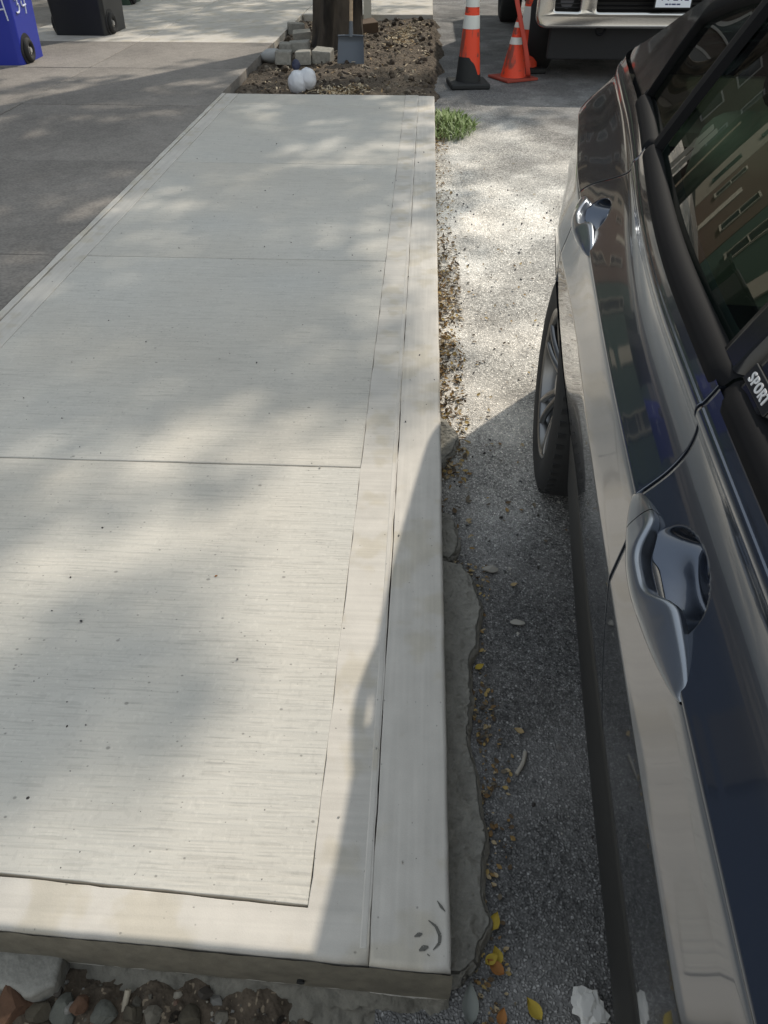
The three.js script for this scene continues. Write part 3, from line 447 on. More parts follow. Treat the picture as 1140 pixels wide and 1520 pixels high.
  mesh('rear_shelf', at(new THREE.BoxGeometry(1.36, 0.03, 0.72), HALF, 1.0, -2.3), beige, car);
  const seat = (x, u, w, m) => { const s = mesh('seat', merge([at(box(w, 0.20, 0.52, 0.06), x, 0.50, -u + 0.22), at(box(w, 0.66, 0.17, 0.07), x, 0.82, -u - 0.10, 0, 0.22)]), m, car); mesh('headrest', at(box(0.26, 0.17, 0.1, 0.045), x, 1.22, -u - 0.20, 0, 0.15), m, s); };
  seat(0.50, 0.55, 0.52, beige); seat(1.30, 0.55, 0.52, beige);
  { const s = mesh('rear_seat', merge([at(box(1.34, 0.20, 0.52, 0.06), HALF, 0.50, -1.42), at(box(1.34, 0.62, 0.18, 0.07), HALF, 0.80, -1.78, 0, 0.3)]), beige, car); for (const x of [0.52, 0.9, 1.28]) mesh('headrest', at(box(0.24, 0.15, 0.1, 0.045), x, 1.14, -1.93, 0, 0.2), seatDark, s); }
  mesh('dashboard', at(box(1.4, 0.3, 0.5, 0.08), HALF, 0.88, 0.55), inner, car);
  mesh('steering_wheel', at(new THREE.TorusGeometry(0.18, 0.016, 10, 32), 1.30, 0.92, 0.2, 0, -0.4), inner, car);
  // outside mirrors
  for (const s of [0, 1]) { const g = merge([at(box(0.22, 0.14, 0.10, 0.045), -0.05, 1.12, 0.78, 0.1), at(box(0.1, 0.04, 0.06, 0.015), 0.08, 1.06, 0.78)]); mesh('mirror', s ? mirror(g) : g, paint, car); }
}

console.log('street things');
// ------------------------------------------------------------------ street tree and the trees that shade the street
function leafCluster(seed, sz) { const q = rng(seed), t = new TB(); for (let k = 0; k < 7; k++) { const c = new THREE.Vector3((q() - .5) * sz * 3, (q() - .5) * sz * 2, (q() - .5) * sz * 3), a = new THREE.Vector3(q() - .5, (q() - .5) * 0.5, q() - .5).normalize(), n = new THREE.Vector3((q() - .5) * 1.2, 1, (q() - .5) * 1.2).normalize(), b = n.clone().cross(a).normalize(), v = (x, y) => { const p = c.clone().addScaledVector(a, x * sz).addScaledVector(b, y * sz); return [p.x, p.y, p.z, n.x, n.y, n.z, 0, 0]; }; t.quad(v(-0.6, 0), v(0, -0.42), v(0.7, 0), v(0, 0.42)); } return t.geo(); }
const leafM = new THREE.MeshPhysicalMaterial({ color: rgb(0.09, 0.16, 0.035), roughness: 0.9, transmission: 0.35, thickness: 0 });
function tree(label, x, f, r, lobes, seed, group, y0) {
  const q = rng(seed), t = thing('street_tree', label, 'tree', new THREE.Vector3(x, y0, -f), group);
  const H = 4.2, trunk = grid(40, 60, (a, b) => { const h = b * b * H, an = a * Math.PI * 2, fl = 1 + 0.45 * Math.exp(-h / 0.16) * (0.7 + 0.5 * Math.sin(an * 5 + seed)) - 0.08 * h, rr_ = r * fl * (1 + 0.10 * Math.sin(an * 7 + 2 * nz(h * 2, 1, seed)) + 0.22 * nz(Math.cos(an) * 2, Math.sin(an) * 2 + h * 1.5, seed)); return [rr_ * Math.cos(an) + 0.05 * Math.sin(h), h - 0.08, rr_ * Math.sin(an)]; }, (a, b) => [a * 1.2, b * b * H / 1.6]);
  const tr = mesh('trunk', trunk, M.bark, t);
  for (const l of lobes) mesh('limb', tube([[0.05 * Math.sin(3.6), 3.6, 0], [(l[0] - x) * 0.35, 4.2 + (l[1] - 4.2) * 0.4, -(l[2] - f) * 0.35], [(l[0] - x) * 0.95, l[1], -(l[2] - f) * 0.95]], r * 0.28, 16, 8), M.bark, tr);
  const mats = [], m4 = new THREE.Matrix4(), g = leafCluster(seed, 0.095); let total = 0;
  for (const l of lobes) {
    const clumps = []; for (let k = 0; k < l[6]; k++) { const v = new THREE.Vector3(q() - .5, q() - .5, q() - .5).normalize().multiplyScalar(Math.cbrt(q())); clumps.push([l[0] - x + v.x * l[3], l[1] + v.y * l[4], -(l[2] - f) + v.z * l[5]]); }
    for (const c of clumps) for (let k = 0; k < l[7]; k++) { const s = l[8], p = new THREE.Vector3(c[0] + (q() + q() - 1) * s, c[1] + (q() + q() - 1) * s * 0.7, c[2] + (q() + q() - 1) * s); mats.push(m4.clone().compose(p, new THREE.Quaternion().setFromEuler(new THREE.Euler((q() - .5) * 0.9, q() * 6.28, (q() - .5) * 0.9)), new THREE.Vector3(1, 1, 1).multiplyScalar(0.8 + 0.5 * q()))); total++; }
  }
  const im = new THREE.InstancedMesh(g, leafM, total); mats.forEach((m, i) => im.setMatrixAt(i, m)); im.name = 'crown'; im.castShadow = im.receiveShadow = true; im.userData.kind = 'stuff'; t.add(im);
  return t;
}
// lobes: x, y, F, rx, ry, rF, clumps, clusters per clump, clump size
tree('street tree with dark rough bark in the bare soil pit', -0.985, 9.6, 0.255, [[1.9, 6.2, 9.7, 1.9, 0.9, 1.7, 84, 9, 0.42], [-0.6, 5.8, 10.6, 2.7, 0.9, 2.2, 62, 8, 0.40], [2.4, 6.2, 12.2, 1.9, 0.9, 1.5, 70, 9, 0.42], [2.5, 6.4, 8.3, 1.2, 0.5, 0.9, 22, 14, 0.5], [3.5, 7.8, 8.0, 0.45, 0.4, 0.5, 5, 9, 0.45], [0.4, 8.3, 12.4, 2.6, 1.0, 2.2, 8, 16, 0.6]], 21, null, 0.10);
tree('second street tree farther along the sidewalk beyond the pit', -0.7, 18.2, 0.2, [[0.6, 6.4, 17.6, 3.0, 1.2, 2.4, 80, 16, 0.7], [-2.2, 6.2, 18.5, 2.0, 1.2, 2.0, 46, 16, 0.7]], 31, null, 0.15);
tree('street tree across the road beyond the parked car', 8.6, 12.5, 0.2, [[8.4, 6.4, 12.0, 2.0, 1.4, 3.0, 80, 16, 0.7], [7.6, 6.2, 15.5, 2.0, 1.2, 2.0, 46, 16, 0.7]], 41, null, 0.0);
tree('third street tree along the sidewalk behind the second one', -0.7, 28, 0.2, [[-0.4, 6.4, 27, 3.4, 2.0, 3.0, 70, 16, 0.8]], 51, null, 0.0);
tree('second street tree across the road behind the nearer one', 8.6, 24, 0.2, [[8.0, 6.4, 24, 3.0, 2.0, 3.4, 70, 16, 0.8]], 61, null, 0.0);

// ------------------------------------------------------------------ house front on the left, mirrored in the car
{
  const hX = -7.4, brick = plain(0.24, 0.12, 0.085, 0.9), green = plain(0.035, 0.075, 0.055, 0.7), cream = plain(0.55, 0.50, 0.40, 0.8), dk = std({ color: rgb(0.03, 0.035, 0.04), roughness: 0.1 });
  const house = (name, label, f0, f1, H, m, trim) => {
    const t = thing(name, label, 'house', new THREE.Vector3(hX, 0, -(f0 + f1) / 2), 'row houses behind the sidewalk'), w = f1 - f0;
    mesh('wall', at(box(0.4, H, w - 0.02, 0.01), -0.2, H / 2, 0), m, t); mesh('roof', at(box(0.9, 0.35, w - 0.02, 0.03), 0.05, H + 0.18, 0), trim, t);
    for (let s = 0; s < Math.floor(H / 3); s++) for (let k = 0; k < 3; k++) { const y = 1.2 + s * 3.0, z = (k - 1) * w * 0.31; if (s === 0 && k === 1) { const d = mesh('door', at(box(0.06, 2.2, 1.0), 0.04, 1.25, z), trim, t); mesh('handle', at(new THREE.SphereGeometry(0.03, 10, 8), 0.09, 1.2, z + 0.4), M.chrome, d); continue; } const g = mesh('window', at(box(0.05, 1.6, 0.95), 0.02, y + 0.8, z), dk, t); mesh('frame', merge([at(box(0.1, 0.09, 1.1), 0.05, y + 1.65, z), at(box(0.12, 0.1, 1.15), 0.06, y - 0.05, z), at(box(0.09, 1.6, 0.07), 0.05, y + 0.8, z - 0.5), at(box(0.09, 1.6, 0.07), 0.05, y + 0.8, z + 0.5), at(box(0.07, 0.05, 0.95), 0.05, y + 0.8, z)]), trim, g); }
  };
  const slate = plain(0.07, 0.095, 0.15, 0.9), brown = plain(0.13, 0.075, 0.05, 0.9);
  house('slate_house', 'slate blue row house with dark trim behind the sidewalk', 0, 11.9, 6.6, slate, plain(0.12, 0.12, 0.12, 0.8));
  house('green_house', 'green painted row house with cream window frames', 12, 23.9, 6.6, green, cream);
  house('brown_house', 'tall brownstone row house with cream trim beyond the green house', 24, 36, 12.6, brown, cream);
  house('cream_house', 'cream painted row house with green trim beyond the brownstone', 36.1, 50, 12.6, plain(0.3, 0.26, 0.2, 0.9), green);
  { // block that closes the street, far ahead
    const t = thing('apartment_block', 'dark brick apartment block closing the far end of the street', 'building', new THREE.Vector3(2, -0.3, -56)), fr = plain(0.3, 0.29, 0.27, 0.8);
    mesh('wall', at(box(30, 16, 2, 0.02), 0, 8, -1), plain(0.075, 0.06, 0.05, 0.9), t);
    for (let s = 0; s < 5; s++) for (let k = 0; k < 9; k++) { const g = mesh('window', at(box(1.0, 1.7, 0.05), (k - 4) * 3.1, 2.2 + s * 3, 0.01), dk, t); mesh('frame', merge([at(box(1.2, 0.14, 0.12), (k - 4) * 3.1, 3.1 + s * 3, 0.05), at(box(1.2, 0.14, 0.12), (k - 4) * 3.1, 1.3 + s * 3, 0.05), at(box(0.12, 1.66, 0.1), (k - 4) * 3.1 - 0.54, 2.2 + s * 3, 0.04), at(box(0.12, 1.66, 0.1), (k - 4) * 3.1 + 0.54, 2.2 + s * 3, 0.04)]), fr, g); }
    mesh('cornice', at(box(30.4, 0.5, 0.5, 0.03), 0, 16.2, 0), fr, t);
  }
}

// ------------------------------------------------------------------ refuse carts
function cart(label, corner, w, d, H, col, turn, wheelSide, text) {
  const t = thing('refuse_cart', label, 'trash bin', corner.clone()); t.rotation.y = turn;
  const m = std({ color: rgb(...col), roughness: 0.42 });
  const body = grid(4, 10, () => [0, 0, 0]); // placeholder replaced below
  const tb = new TB(), lv = [[0, 0.0], [0.04, 0.0], [H - 0.06, 0.035], [H - 0.06, 0.05], [H, 0.05]];
  const ringAt = (y, e) => { const o = [], r = 0.05; for (const [cx, cz, a0] of [[-r + e, -r + e, 0], [-w + r - e, -r + e, 1], [-w + r - e, -d + r - e, 2], [-r + e, -d + r - e, 3]]) for (let k = 0; k <= 5; k++) { const a = (a0 + k / 5) * Math.PI / 2; o.push([cx + r * Math.cos(a), y, cz + r * Math.sin(a), Math.cos(a), 0, Math.sin(a), 0, 0]); } return o; };
  for (let i = 0; i + 1 < lv.length; i++) { const a = ringAt(...lv[i]), b = ringAt(...lv[i + 1]); for (let k = 0; k < a.length; k++) { const n = (k + 1) % a.length; tb.quad(a[k], a[n], b[n], b[k]); } }
  mesh('body', tb.geo(), m, t);
  const lid = mesh('lid', at(box(w + 0.12, 0.06, d + 0.12, 0.025), -w / 2, H + 0.035, -d / 2), m, t);
  mesh('handle', tube([[-0.06, H - 0.03, 0.07], [-0.06, H, 0.12], [-w + 0.06, H, 0.12], [-w + 0.06, H - 0.03, 0.07]], 0.014, 20), m, t);
  for (const x of [0.018, -w - 0.018]) {
    const wz = -0.16, wl = mesh('wheel', at(new THREE.TorusGeometry(0.075, 0.028, 14, 32), x, 0.103, wz, Math.PI / 2), M.rubber, t);
    const sp = [at(new THREE.CylinderGeometry(0.022, 0.022, 0.05, 16), x, 0.103, wz, 0, 0, Math.PI / 2)]; for (let k = 0; k < 5; k++) { const b = box(0.016, 0.06, 0.016, 0.003); b.translate(0, 0.035, 0); b.rotateX(k / 5 * 6.283); sp.push(b.translate(x, 0.103, wz)); } mesh('hub', merge(sp), plain(0.35, 0.34, 0.32, 0.5), wl);
    mesh('wheel_arch', at(new THREE.CylinderGeometry(0.138, 0.138, 0.02, 32, 1, false), x > -0.1 ? 0.001 : -w - 0.001, 0.105, wz, 0, 0, Math.PI / 2), M.black, t);
  }
  return t;
}
const ink = plain(0.62, 0.66, 0.8, 0.7);
function stroke(parent, pts, r) { for (const d of pts) mesh('painted_digit', merge(d.map(s => tube(s, r, 10, 5))), ink, parent); }
{
  const c1 = P(36, 97, TOP), b = cart('blue wheeled recycling bin with white painted numbers on the sidewalk', c1, 0.60, 0.56, 1.0, [0.014, 0.028, 0.32], 0.05);
  // painted by hand: a nought and a four on the back, a three and a four on the side
  const z = 0.004, B = (pts) => pts.map(p => [p[0] + 0.06, p[1] - 0.05, 0.035 * (p[1] - 0.05) / 0.94 + 0.002]);
  stroke(b, [[B([[-0.235, 0.56, 0], [-0.27, 0.52, 0], [-0.26, 0.45, 0], [-0.215, 0.46, 0], [-0.205, 0.53, 0], [-0.235, 0.56, 0]])], [B([[-0.16, 0.56, 0], [-0.165, 0.50, 0], [-0.10, 0.50, 0]]), B([[-0.10, 0.58, 0], [-0.095, 0.49, 0], [-0.09, 0.41, 0]])]], 0.0075);
  const C = pts => pts.map(p => [0.035 * (p[0] - 0.15) / 0.94 + 0.002, p[0] - 0.15, p[1]]);
  stroke(b, [[C([[0.66, -0.10], [0.66, -0.17], [0.62, -0.15], [0.62, -0.19], [0.56, -0.17], [0.56, -0.10]])], [C([[0.64, -0.26], [0.60, -0.27], [0.60, -0.36]]), C([[0.66, -0.34], [0.60, -0.34], [0.53, -0.33]])]], 0.009);
  cart('black wheeled refuse bin behind the blue bin', P(160, 53, TOP), 0.62, 0.66, 1.05, [0.012, 0.013, 0.014], -0.02);
  cart('dark green wheeled bin beyond the black bin', P(193, 8, TOP), 0.60, 0.62, 1.05, [0.02, 0.05, 0.03], 0.03);
}

// ------------------------------------------------------------------ traffic cones
const [coneC, coneB] = surf(512, (u, v, o) => { const l = fbm(u * 6, v * 4, 6, 4, 500), sc = vn(u * 8, v * 22, 8, 22, 510), d = clamp(sst(0.60, 0.72, l) * 0.8 + sst(0.84, 0.95, sc) * 0.7); o[0] = lerp(0.78, 0.10, d); o[1] = lerp(0.062, 0.06, d); o[2] = lerp(0.018, 0.045, d); o[3] = 0.5 + 0.3 * l; });
const coneM = std({ map: coneC, roughness: 0.55 }), coneTop = plain(0.74, 0.06, 0.02, 0.5), bandM = std({ color: rgb(0.66, 0.67, 0.62), roughness: 0.35 }), coneBlack = plain(0.015, 0.016, 0.016, 0.7);
function cone(label, pos, H, rb, rt, baseW, turn, bands, baseMat, thick, foot) {
  const t = thing('traffic_cone', label, 'traffic cone', pos, 'traffic cones in the street'); t.rotation.y = turn;
  const tb = new RoundedBoxGeometry(baseW, thick, baseW, 3, thick * 0.35); tb.translate(0, thick / 2, 0);
  mesh('base', tb, baseMat, t);
  const rad = y => lerp(rb, rt, (y - thick) / (H - thick));
  const cuts = [thick - 0.004, ...bands.flat().map(k => thick + k * (H - thick)), H]; let band = false;
  const bodyL = [];
  for (let i = 0; i + 1 < cuts.length; i++) {
    const a = cuts[i], b = cuts[i + 1], e = band ? 0.003 : 0;
    const g = new THREE.LatheGeometry([new THREE.Vector2(rad(a) - (band ? 0.001 : 0), a), new THREE.Vector2(rad(a) + e, a + (band ? 0.002 : 0)), new THREE.Vector2(rad(b) + e, b - (band ? 0.002 : 0)), new THREE.Vector2(rad(b) - (band ? 0.001 : 0), b)], 40);
    if (band) mesh('reflective_band', g, bandM, t); else bodyL.push(g); band = !band;
  }
  bodyL.push(at(new THREE.CylinderGeometry(rt, rt, 0.004, 24), 0, H, 0));
  const body = mesh('body', merge(bodyL), coneM, t);
  if (foot) { // black rubber sleeve with a torn upper edge
    const g = grid(60, 6, (a, b) => { const an = a * Math.PI * 2, hi = thick + 0.03 + foot * clamp(0.15 + 1.0 * Math.max(0, Math.cos(an - 2.3)) + 0.5 * nz(a * 9, 0.3, 9)), y = lerp(thick - 0.004, hi, b), r = rad(y) + 0.003; return [r * Math.sin(an + Math.PI), y, r * Math.cos(an + Math.PI)]; });
    mesh('torn_black_sleeve', g, coneBlack, body);
  }
  return t;
}
cone('tall scuffed orange traffic cone on a thick black base beside the tree pit', P(694, 128, 0), 0.92, 0.115, 0.035, 0.37, 0.12, [[0.48, 0.60], [0.67, 0.80]], coneBlack, 0.05, 0.17);
cone('short orange traffic cone with a flat orange base', P(761, 117, 0), 0.51, 0.125, 0.014, 0.36, 0.5, [[0.56, 0.68], [0.84, 0.93]], plain(0.30, 0.05, 0.03, 0.8), 0.025, 0);
cone('tall traffic cone with wide white bands behind the short cone', P(783, 112, 0).add(new THREE.Vector3(0.0, 0, -0.22)), 0.95, 0.11, 0.04, 0.34, 0.2, [[0.36, 0.57], [0.64, 0.86]], coneBlack, 0.05, 0);
{ // loose orange strap hanging over the short cone
  const a = P(757, 117, 0), pts = [[a.x + 0.10, 0.98, a.z - 0.2], [a.x - 0.02, 0.74, a.z + 0.01], [a.x + 0.03, 0.52, a.z + 0.10], [a.x + 0.10, 0.30, a.z + 0.14], [a.x + 0.16, 0.06, a.z + 0.12], [a.x + 0.17, 0.03, a.z + 0.05]];
  const c = new THREE.CatmullRomCurve3(pts.map(p => new THREE.Vector3(...p)));
  const g = grid(40, 8, (u, v) => { const p = c.getPoint(u), an = v * Math.PI * 2; return [p.x + 0.022 * Math.cos(an), p.y, p.z + 0.004 * Math.sin(an)]; });
  tag(mesh('warning_strap', g, plain(0.5, 0.055, 0.03, 0.6)), 'loose red strap hanging over the short orange cone', 'strap');
}

// ------------------------------------------------------------------ pickup truck
{
  const t = thing('pickup_truck', 'dark pickup truck with chrome front bumper parked behind the cones', 'truck', new THREE.Vector3(2.06, 0, -8.15));
  const tp = new THREE.MeshPhysicalMaterial({ color: rgb(0.02, 0.022, 0.025), roughness: 0.3, metalness: 0.3, clearcoat: 1 });
  // bumper with openings, extruded
  const sh = new THREE.Shape(), W2 = 1.03, y0 = 0.485, y1 = 0.80;
  sh.moveTo(-W2 + 0.07, y0); sh.lineTo(W2 - 0.07, y0); sh.quadraticCurveTo(W2, y0, W2, y0 + 0.07); sh.lineTo(W2, y1 - 0.04); sh.quadraticCurveTo(W2, y1, W2 - 0.05, y1); sh.lineTo(-W2 + 0.05, y1); sh.quadraticCurveTo(-W2, y1, -W2, y1 - 0.04); sh.lineTo(-W2, y0 + 0.07); sh.quadraticCurveTo(-W2, y0, -W2 + 0.07, y0);
  const hole = (a, b, c, d, r) => { const h = new THREE.Path(); h.moveTo(a + r, c); h.lineTo(b - r, c); h.quadraticCurveTo(b, c, b, c + r); h.lineTo(b, d - r); h.quadraticCurveTo(b, d, b - r, d); h.lineTo(a + r, d); h.quadraticCurveTo(a, d, a, d - r); h.lineTo(a, c + r); h.quadraticCurveTo(a, c, a + r, c); sh.holes.push(h); };
  hole(-0.92, -0.66, 0.578, 0.76, 0.04); hole(0.66, 0.92, 0.578, 0.76, 0.04); hole(-0.555, 0.555, 0.578, 0.74, 0.05);
  const bg = new THREE.ExtrudeGeometry(sh, { depth: 0.07, bevelEnabled: true, bevelSize: 0.022, bevelThickness: 0.022, bevelSegments: 4, curveSegments: 8 });
  { const p = bg.attributes.position; for (let i = 0; i < p.count; i++) p.setZ(i, p.getZ(i) - 0.10 * Math.pow(Math.abs(p.getX(i)) / W2, 3)); bg.computeVertexNormals(); }
  const bumper = mesh('front_bumper', toCreasedNormals(bg, 0.6), M.chrome, t);
  for (const s of [-1, 1]) { const fl = mesh('fog_light', at(new THREE.CylinderGeometry(0.06, 0.06, 0.04, 24), s * 0.79, 0.67, -0.06, 0, Math.PI / 2), plain(0.1, 0.1, 0.11, 0.2), bumper); for (let k = 0; k < 6; k++) mesh('slat', at(box(0.24, 0.008, 0.02, 0.003), s * 0.79, 0.59 + k * 0.03, -0.03), M.black, bumper); }
  mesh('lower_grille', at(box(1.95, 0.3, 0.05, 0.01), 0, 0.66, -0.11), M.black, t);
  for (let k = 0; k < 5; k++) mesh('slat', at(box(1.08, 0.012, 0.03, 0.004), 0, 0.60 + k * 0.035, -0.05), M.darktrim, t);
  mesh('shade_valance', at(box(1.80, 0.34, 0.06, 0.02), 0, 0.36, -0.17, 0, 0.12), plain(0.02, 0.02, 0.021, 0.85), t);  // black sheet reaching low, put in for the deep shade under the bumper
  for (const s of [-1, 1]) mesh('tow_hook', at(new THREE.TorusGeometry(0.045, 0.012, 8, 20), s * 0.45, 0.455, -0.04, 0.3), M.darktrim, t);
  // number plate
  const cv = document.createElement('canvas'); cv.width = 256; cv.height = 128; const cx = cv.getContext('2d'); cx.fillStyle = '#e4e8ee'; cx.fillRect(0, 0, 256, 128); cx.fillStyle = '#1c2a58'; for (const [x, w] of [[38, 9], [82, 9], [124, 34], [178, 10], [206, 30]]) cx.fillRect(x, 34, w, 52); for (const [x, w] of [[70, 22], [98, 14], [118, 30], [154, 26]]) cx.fillRect(x, 104, w, 9);
  const ct = new THREE.CanvasTexture(cv); ct.colorSpace = THREE.SRGBColorSpace;
  const pl = mesh('number_plate', at(box(0.33, 0.175, 0.012, 0.005), 0.12, 0.715, 0.105), M.black, t); mesh('plate_print', at(new THREE.PlaneGeometry(0.306, 0.152), 0.12, 0.715, 0.1125), std({ map: ct, roughness: 0.4 }), pl);
  // body
  const bodyShape = new THREE.Shape(); for (const [i, p] of [[-0.12, 0.55], [-0.14, 1.10], [-0.25, 1.16], [-1.35, 1.22], [-1.95, 1.78], [-3.5, 1.80], [-3.75, 1.25], [-5.5, 1.25], [-5.55, 0.55]].entries()) i ? bodyShape.lineTo(-p[0], p[1]) : bodyShape.moveTo(-p[0], p[1]);
  const eb = new THREE.ExtrudeGeometry(bodyShape, { depth: 1.90, bevelEnabled: true, bevelSize: 0.03, bevelThickness: 0.04, bevelSegments: 3 }); eb.rotateY(Math.PI / 2); eb.translate(-0.95, 0, 0);
  mesh('body', toCreasedNormals(eb, 0.6), tp, t);
  mesh('grille', at(box(1.25, 0.28, 0.06, 0.03), 0, 0.97, -0.06), M.darktrim, t); for (const s of [-1, 1]) mesh('headlight', at(box(0.28, 0.22, 0.06, 0.04), s * 0.80, 0.98, -0.07), std({ color: rgb(0.7, 0.7, 0.7), roughness: 0.1 }), t);
  mesh('windscreen', at(box(1.6, 0.78, 0.02, 0.01), 0, 1.515, -1.615, 0, -0.82), std({ color: rgb(0.02, 0.025, 0.03), roughness: 0.05 }), t);
  for (const s of [-1, 1]) mesh('side_window', at(box(0.02, 0.40, 1.3, 0.01), s * 0.992, 1.50, -2.65), std({ color: rgb(0.02, 0.025, 0.03), roughness: 0.05 }), t);
  const tg = new THREE.LatheGeometry([[0.22, -0.13], [0.33, -0.14], [0.385, -0.11], [0.39, 0], [0.385, 0.11], [0.33, 0.14], [0.22, 0.13], [0.2, 0.06], [0.0, 0.05]].map(p => new THREE.Vector2(...p)), 48); tg.rotateZ(-Math.PI / 2);
  for (const z of [-0.92, -4.5]) for (const s of [-1, 1]) { const g = tg.clone(); if (s < 0) g.rotateY(Math.PI); const w = mesh('wheel', g.translate(s * 0.90, 0.386, z), M.rubber, t); mesh('rim', at(new THREE.CylinderGeometry(0.2, 0.2, 0.03, 32), s * 0.975, 0.386, z, 0, 0, Math.PI / 2), M.alloy, w); }
  mesh('chassis', at(box(1.4, 0.36, 5.0, 0.02), 0, 0.42, -2.85), M.frame, t);
}

// ------------------------------------------------------------------ tree pit things
const pavM = tm([roughC, roughB], 0.006, 0.95);
const put = (px, py, dy = 0) => { const p = P(px, py, 0.1); p.y = pitY(p.x, -p.z) + dy; return p; };
[['first', 421, 93, 0.16, 0.10, 0.05], ['a', 451, 93, 0.155, 0.02, 0.05], ['b', 480, 91, 0.19, -0.08, 0.06], ['c', 445, 78, 0.22, 0.06, 0.055], ['d', 425, 80, 0.13, 0.1, 0.05], ['e', 449, 62, 0.2, 0.15, 0.06], ['f', 440, 49, 0.2, 0.2, 0.05]].forEach(([, px, py, s, ry, dy], i) => {
  const p = put(px, py), g = mergeVertices(box(s, 0.12, s * (i === 2 ? 1.2 : 1.05), 0.012)), a = g.attributes.position; for (let k = 0; k < a.count; k++) { const e = 0.022 * n3(a.getX(k) * 11 + i, a.getY(k) * 14, a.getZ(k) * 14, 5); a.setXYZ(k, a.getX(k) + e, a.getY(k) + e * 0.6, a.getZ(k) + e); } boxUV(g, 1, i * 0.3, i * 0.2);
  const m = mesh('paving_block', g, pavM); m.position.set(p.x, Math.max(p.y + 0.035, 0.13 + dy * 0.3), p.z); m.rotation.set(0.04 * (i % 3 - 1), ry, 0.05 * (i % 2 ? 1 : -1)); tag(m, ['grey paving block next to the smooth pale stone', 'grey paving block in the middle of the front row of three', 'large grey paving block next to the shovel blade', 'wide grey paving block touching the trunk behind the front row', 'small grey paving block in the second row nearest the old sidewalk', 'grey paving block beside the trunk in the third row', 'last paving block of the row running past the trunk'][i], 'paving block', 'paving blocks around the tree');
});
{ // white knotted bag of two lobes
  const p = put(448, 130), t = thing('plastic_bag', 'small white knotted plastic bag on the soil by the sidewalk edge', 'bag', new THREE.Vector3(p.x, Math.max(0.04, p.y - 0.01), p.z));
  const lobe = (x, y, z, r, s) => { const g = new THREE.SphereGeometry(1, 32, 22), a = g.attributes.position; for (let k = 0; k < a.count; k++) { const X = a.getX(k), Y = a.getY(k), Z = a.getZ(k), e = 1 + 0.14 * n3(X * 1.4 + s, Y * 1.4, Z * 1.4, 31) + 0.09 * n3(X * 4 + s, Y * 4, Z * 4, 9); a.setXYZ(k, x + X * e * r, y + Y * e * r * 1.15, z + Z * e * r); } g.computeVertexNormals(); return g; };
  mesh('film', merge([lobe(-0.035, 0.085, 0, 0.085, 1), lobe(0.055, 0.115, -0.02, 0.075, 5)]), new THREE.MeshPhysicalMaterial({ color: rgb(0.74, 0.75, 0.78), roughness: 0.4, transmission: 0.15, thickness: 0 }), t);
  mesh('knot', at(rock(0.038, 4, [1, 1.1, 1], 0.5), -0.045, 0.17, -0.06), plain(0.035, 0.04, 0.075, 0.6), t);
}
{ const p = put(405, 88), m = mesh('smooth_stone', rock(0.105, 8, [1.15, 0.62, 0.9], 0.25, 3), plain(0.36, 0.36, 0.35, 0.9)); m.position.copy(p); tag(m, 'smooth pale grey stone against the old sidewalk edge', 'stone'); }
{ // shovel leaning on the trunk
  const p = put(521, 94, 0.0), t = thing('shovel', 'square shovel with wooden handle leaning against the tree trunk', 'shovel', p), lean = -0.36;
  const blade = grid(16, 14, (a, b) => { const x = (a - 0.5) * lerp(0.27, 0.25, b), y = b * 0.235, z = 0.03 * (4 * (a - 0.5) ** 2) + 0.02 * sst(0.85, 1, b); return [x, y, z]; }), back = grid(16, 14, (a, b) => { const x = (a - 0.5) * lerp(0.27, 0.25, b), y = b * 0.235, z = 0.03 * (4 * (a - 0.5) ** 2) + 0.02 * sst(0.85, 1, b) - 0.004; return [x, y, z]; });
  const lip = tube([[-0.128, 0.236, 0.045], [-0.06, 0.243, 0.03], [0, 0.246, 0.02], [0.06, 0.243, 0.03], [0.128, 0.236, 0.045]], 0.009, 20);
  mesh('blade', merge([blade, back, lip]).rotateX(lean).translate(0, -0.01, 0), plain(0.10, 0.115, 0.135, 0.55, { metalness: 0.3 }), t);
  mesh('socket', at(new THREE.CylinderGeometry(0.018, 0.024, 0.14, 16), 0, 0.29, 0.005).rotateX(lean), plain(0.1, 0.11, 0.12, 0.5), t);
  const hd = at(new THREE.CylinderGeometry(0.016, 0.018, 1.25, 16), 0, 0.95, 0.005); mesh('shaft', hd.rotateX(lean), M.wood, t);
}
{ // white painted stake behind the tree and a timber offcut
  const p = put(539, 30), t = thing('wooden_stake', 'white painted wooden stake of two boards behind the tree', 'stake', p); const wm = plain(0.62, 0.58, 0.48, 0.7);
  mesh('board', at(box(0.10, 1.3, 0.03), -0.06, 0.62, 0), wm, t); mesh('board', at(box(0.10, 1.25, 0.03), 0.06, 0.60, -0.01), wm, t); mesh('crosspiece', at(box(0.26, 0.08, 0.025), 0, 0.9, -0.03), wm, t);
  const q = put(547, 42), b = mesh('timber_offcut', boxUV(box(0.20, 0.12, 0.24, 0.008), 0.6), plain(0.10, 0.065, 0.04, 0.9)); b.position.set(q.x, q.y + 0.06, q.z); b.rotation.set(0.1, 0.3, 0.05); tag(b, 'dark brown timber offcut lying beside the tree trunk', 'timber');
}
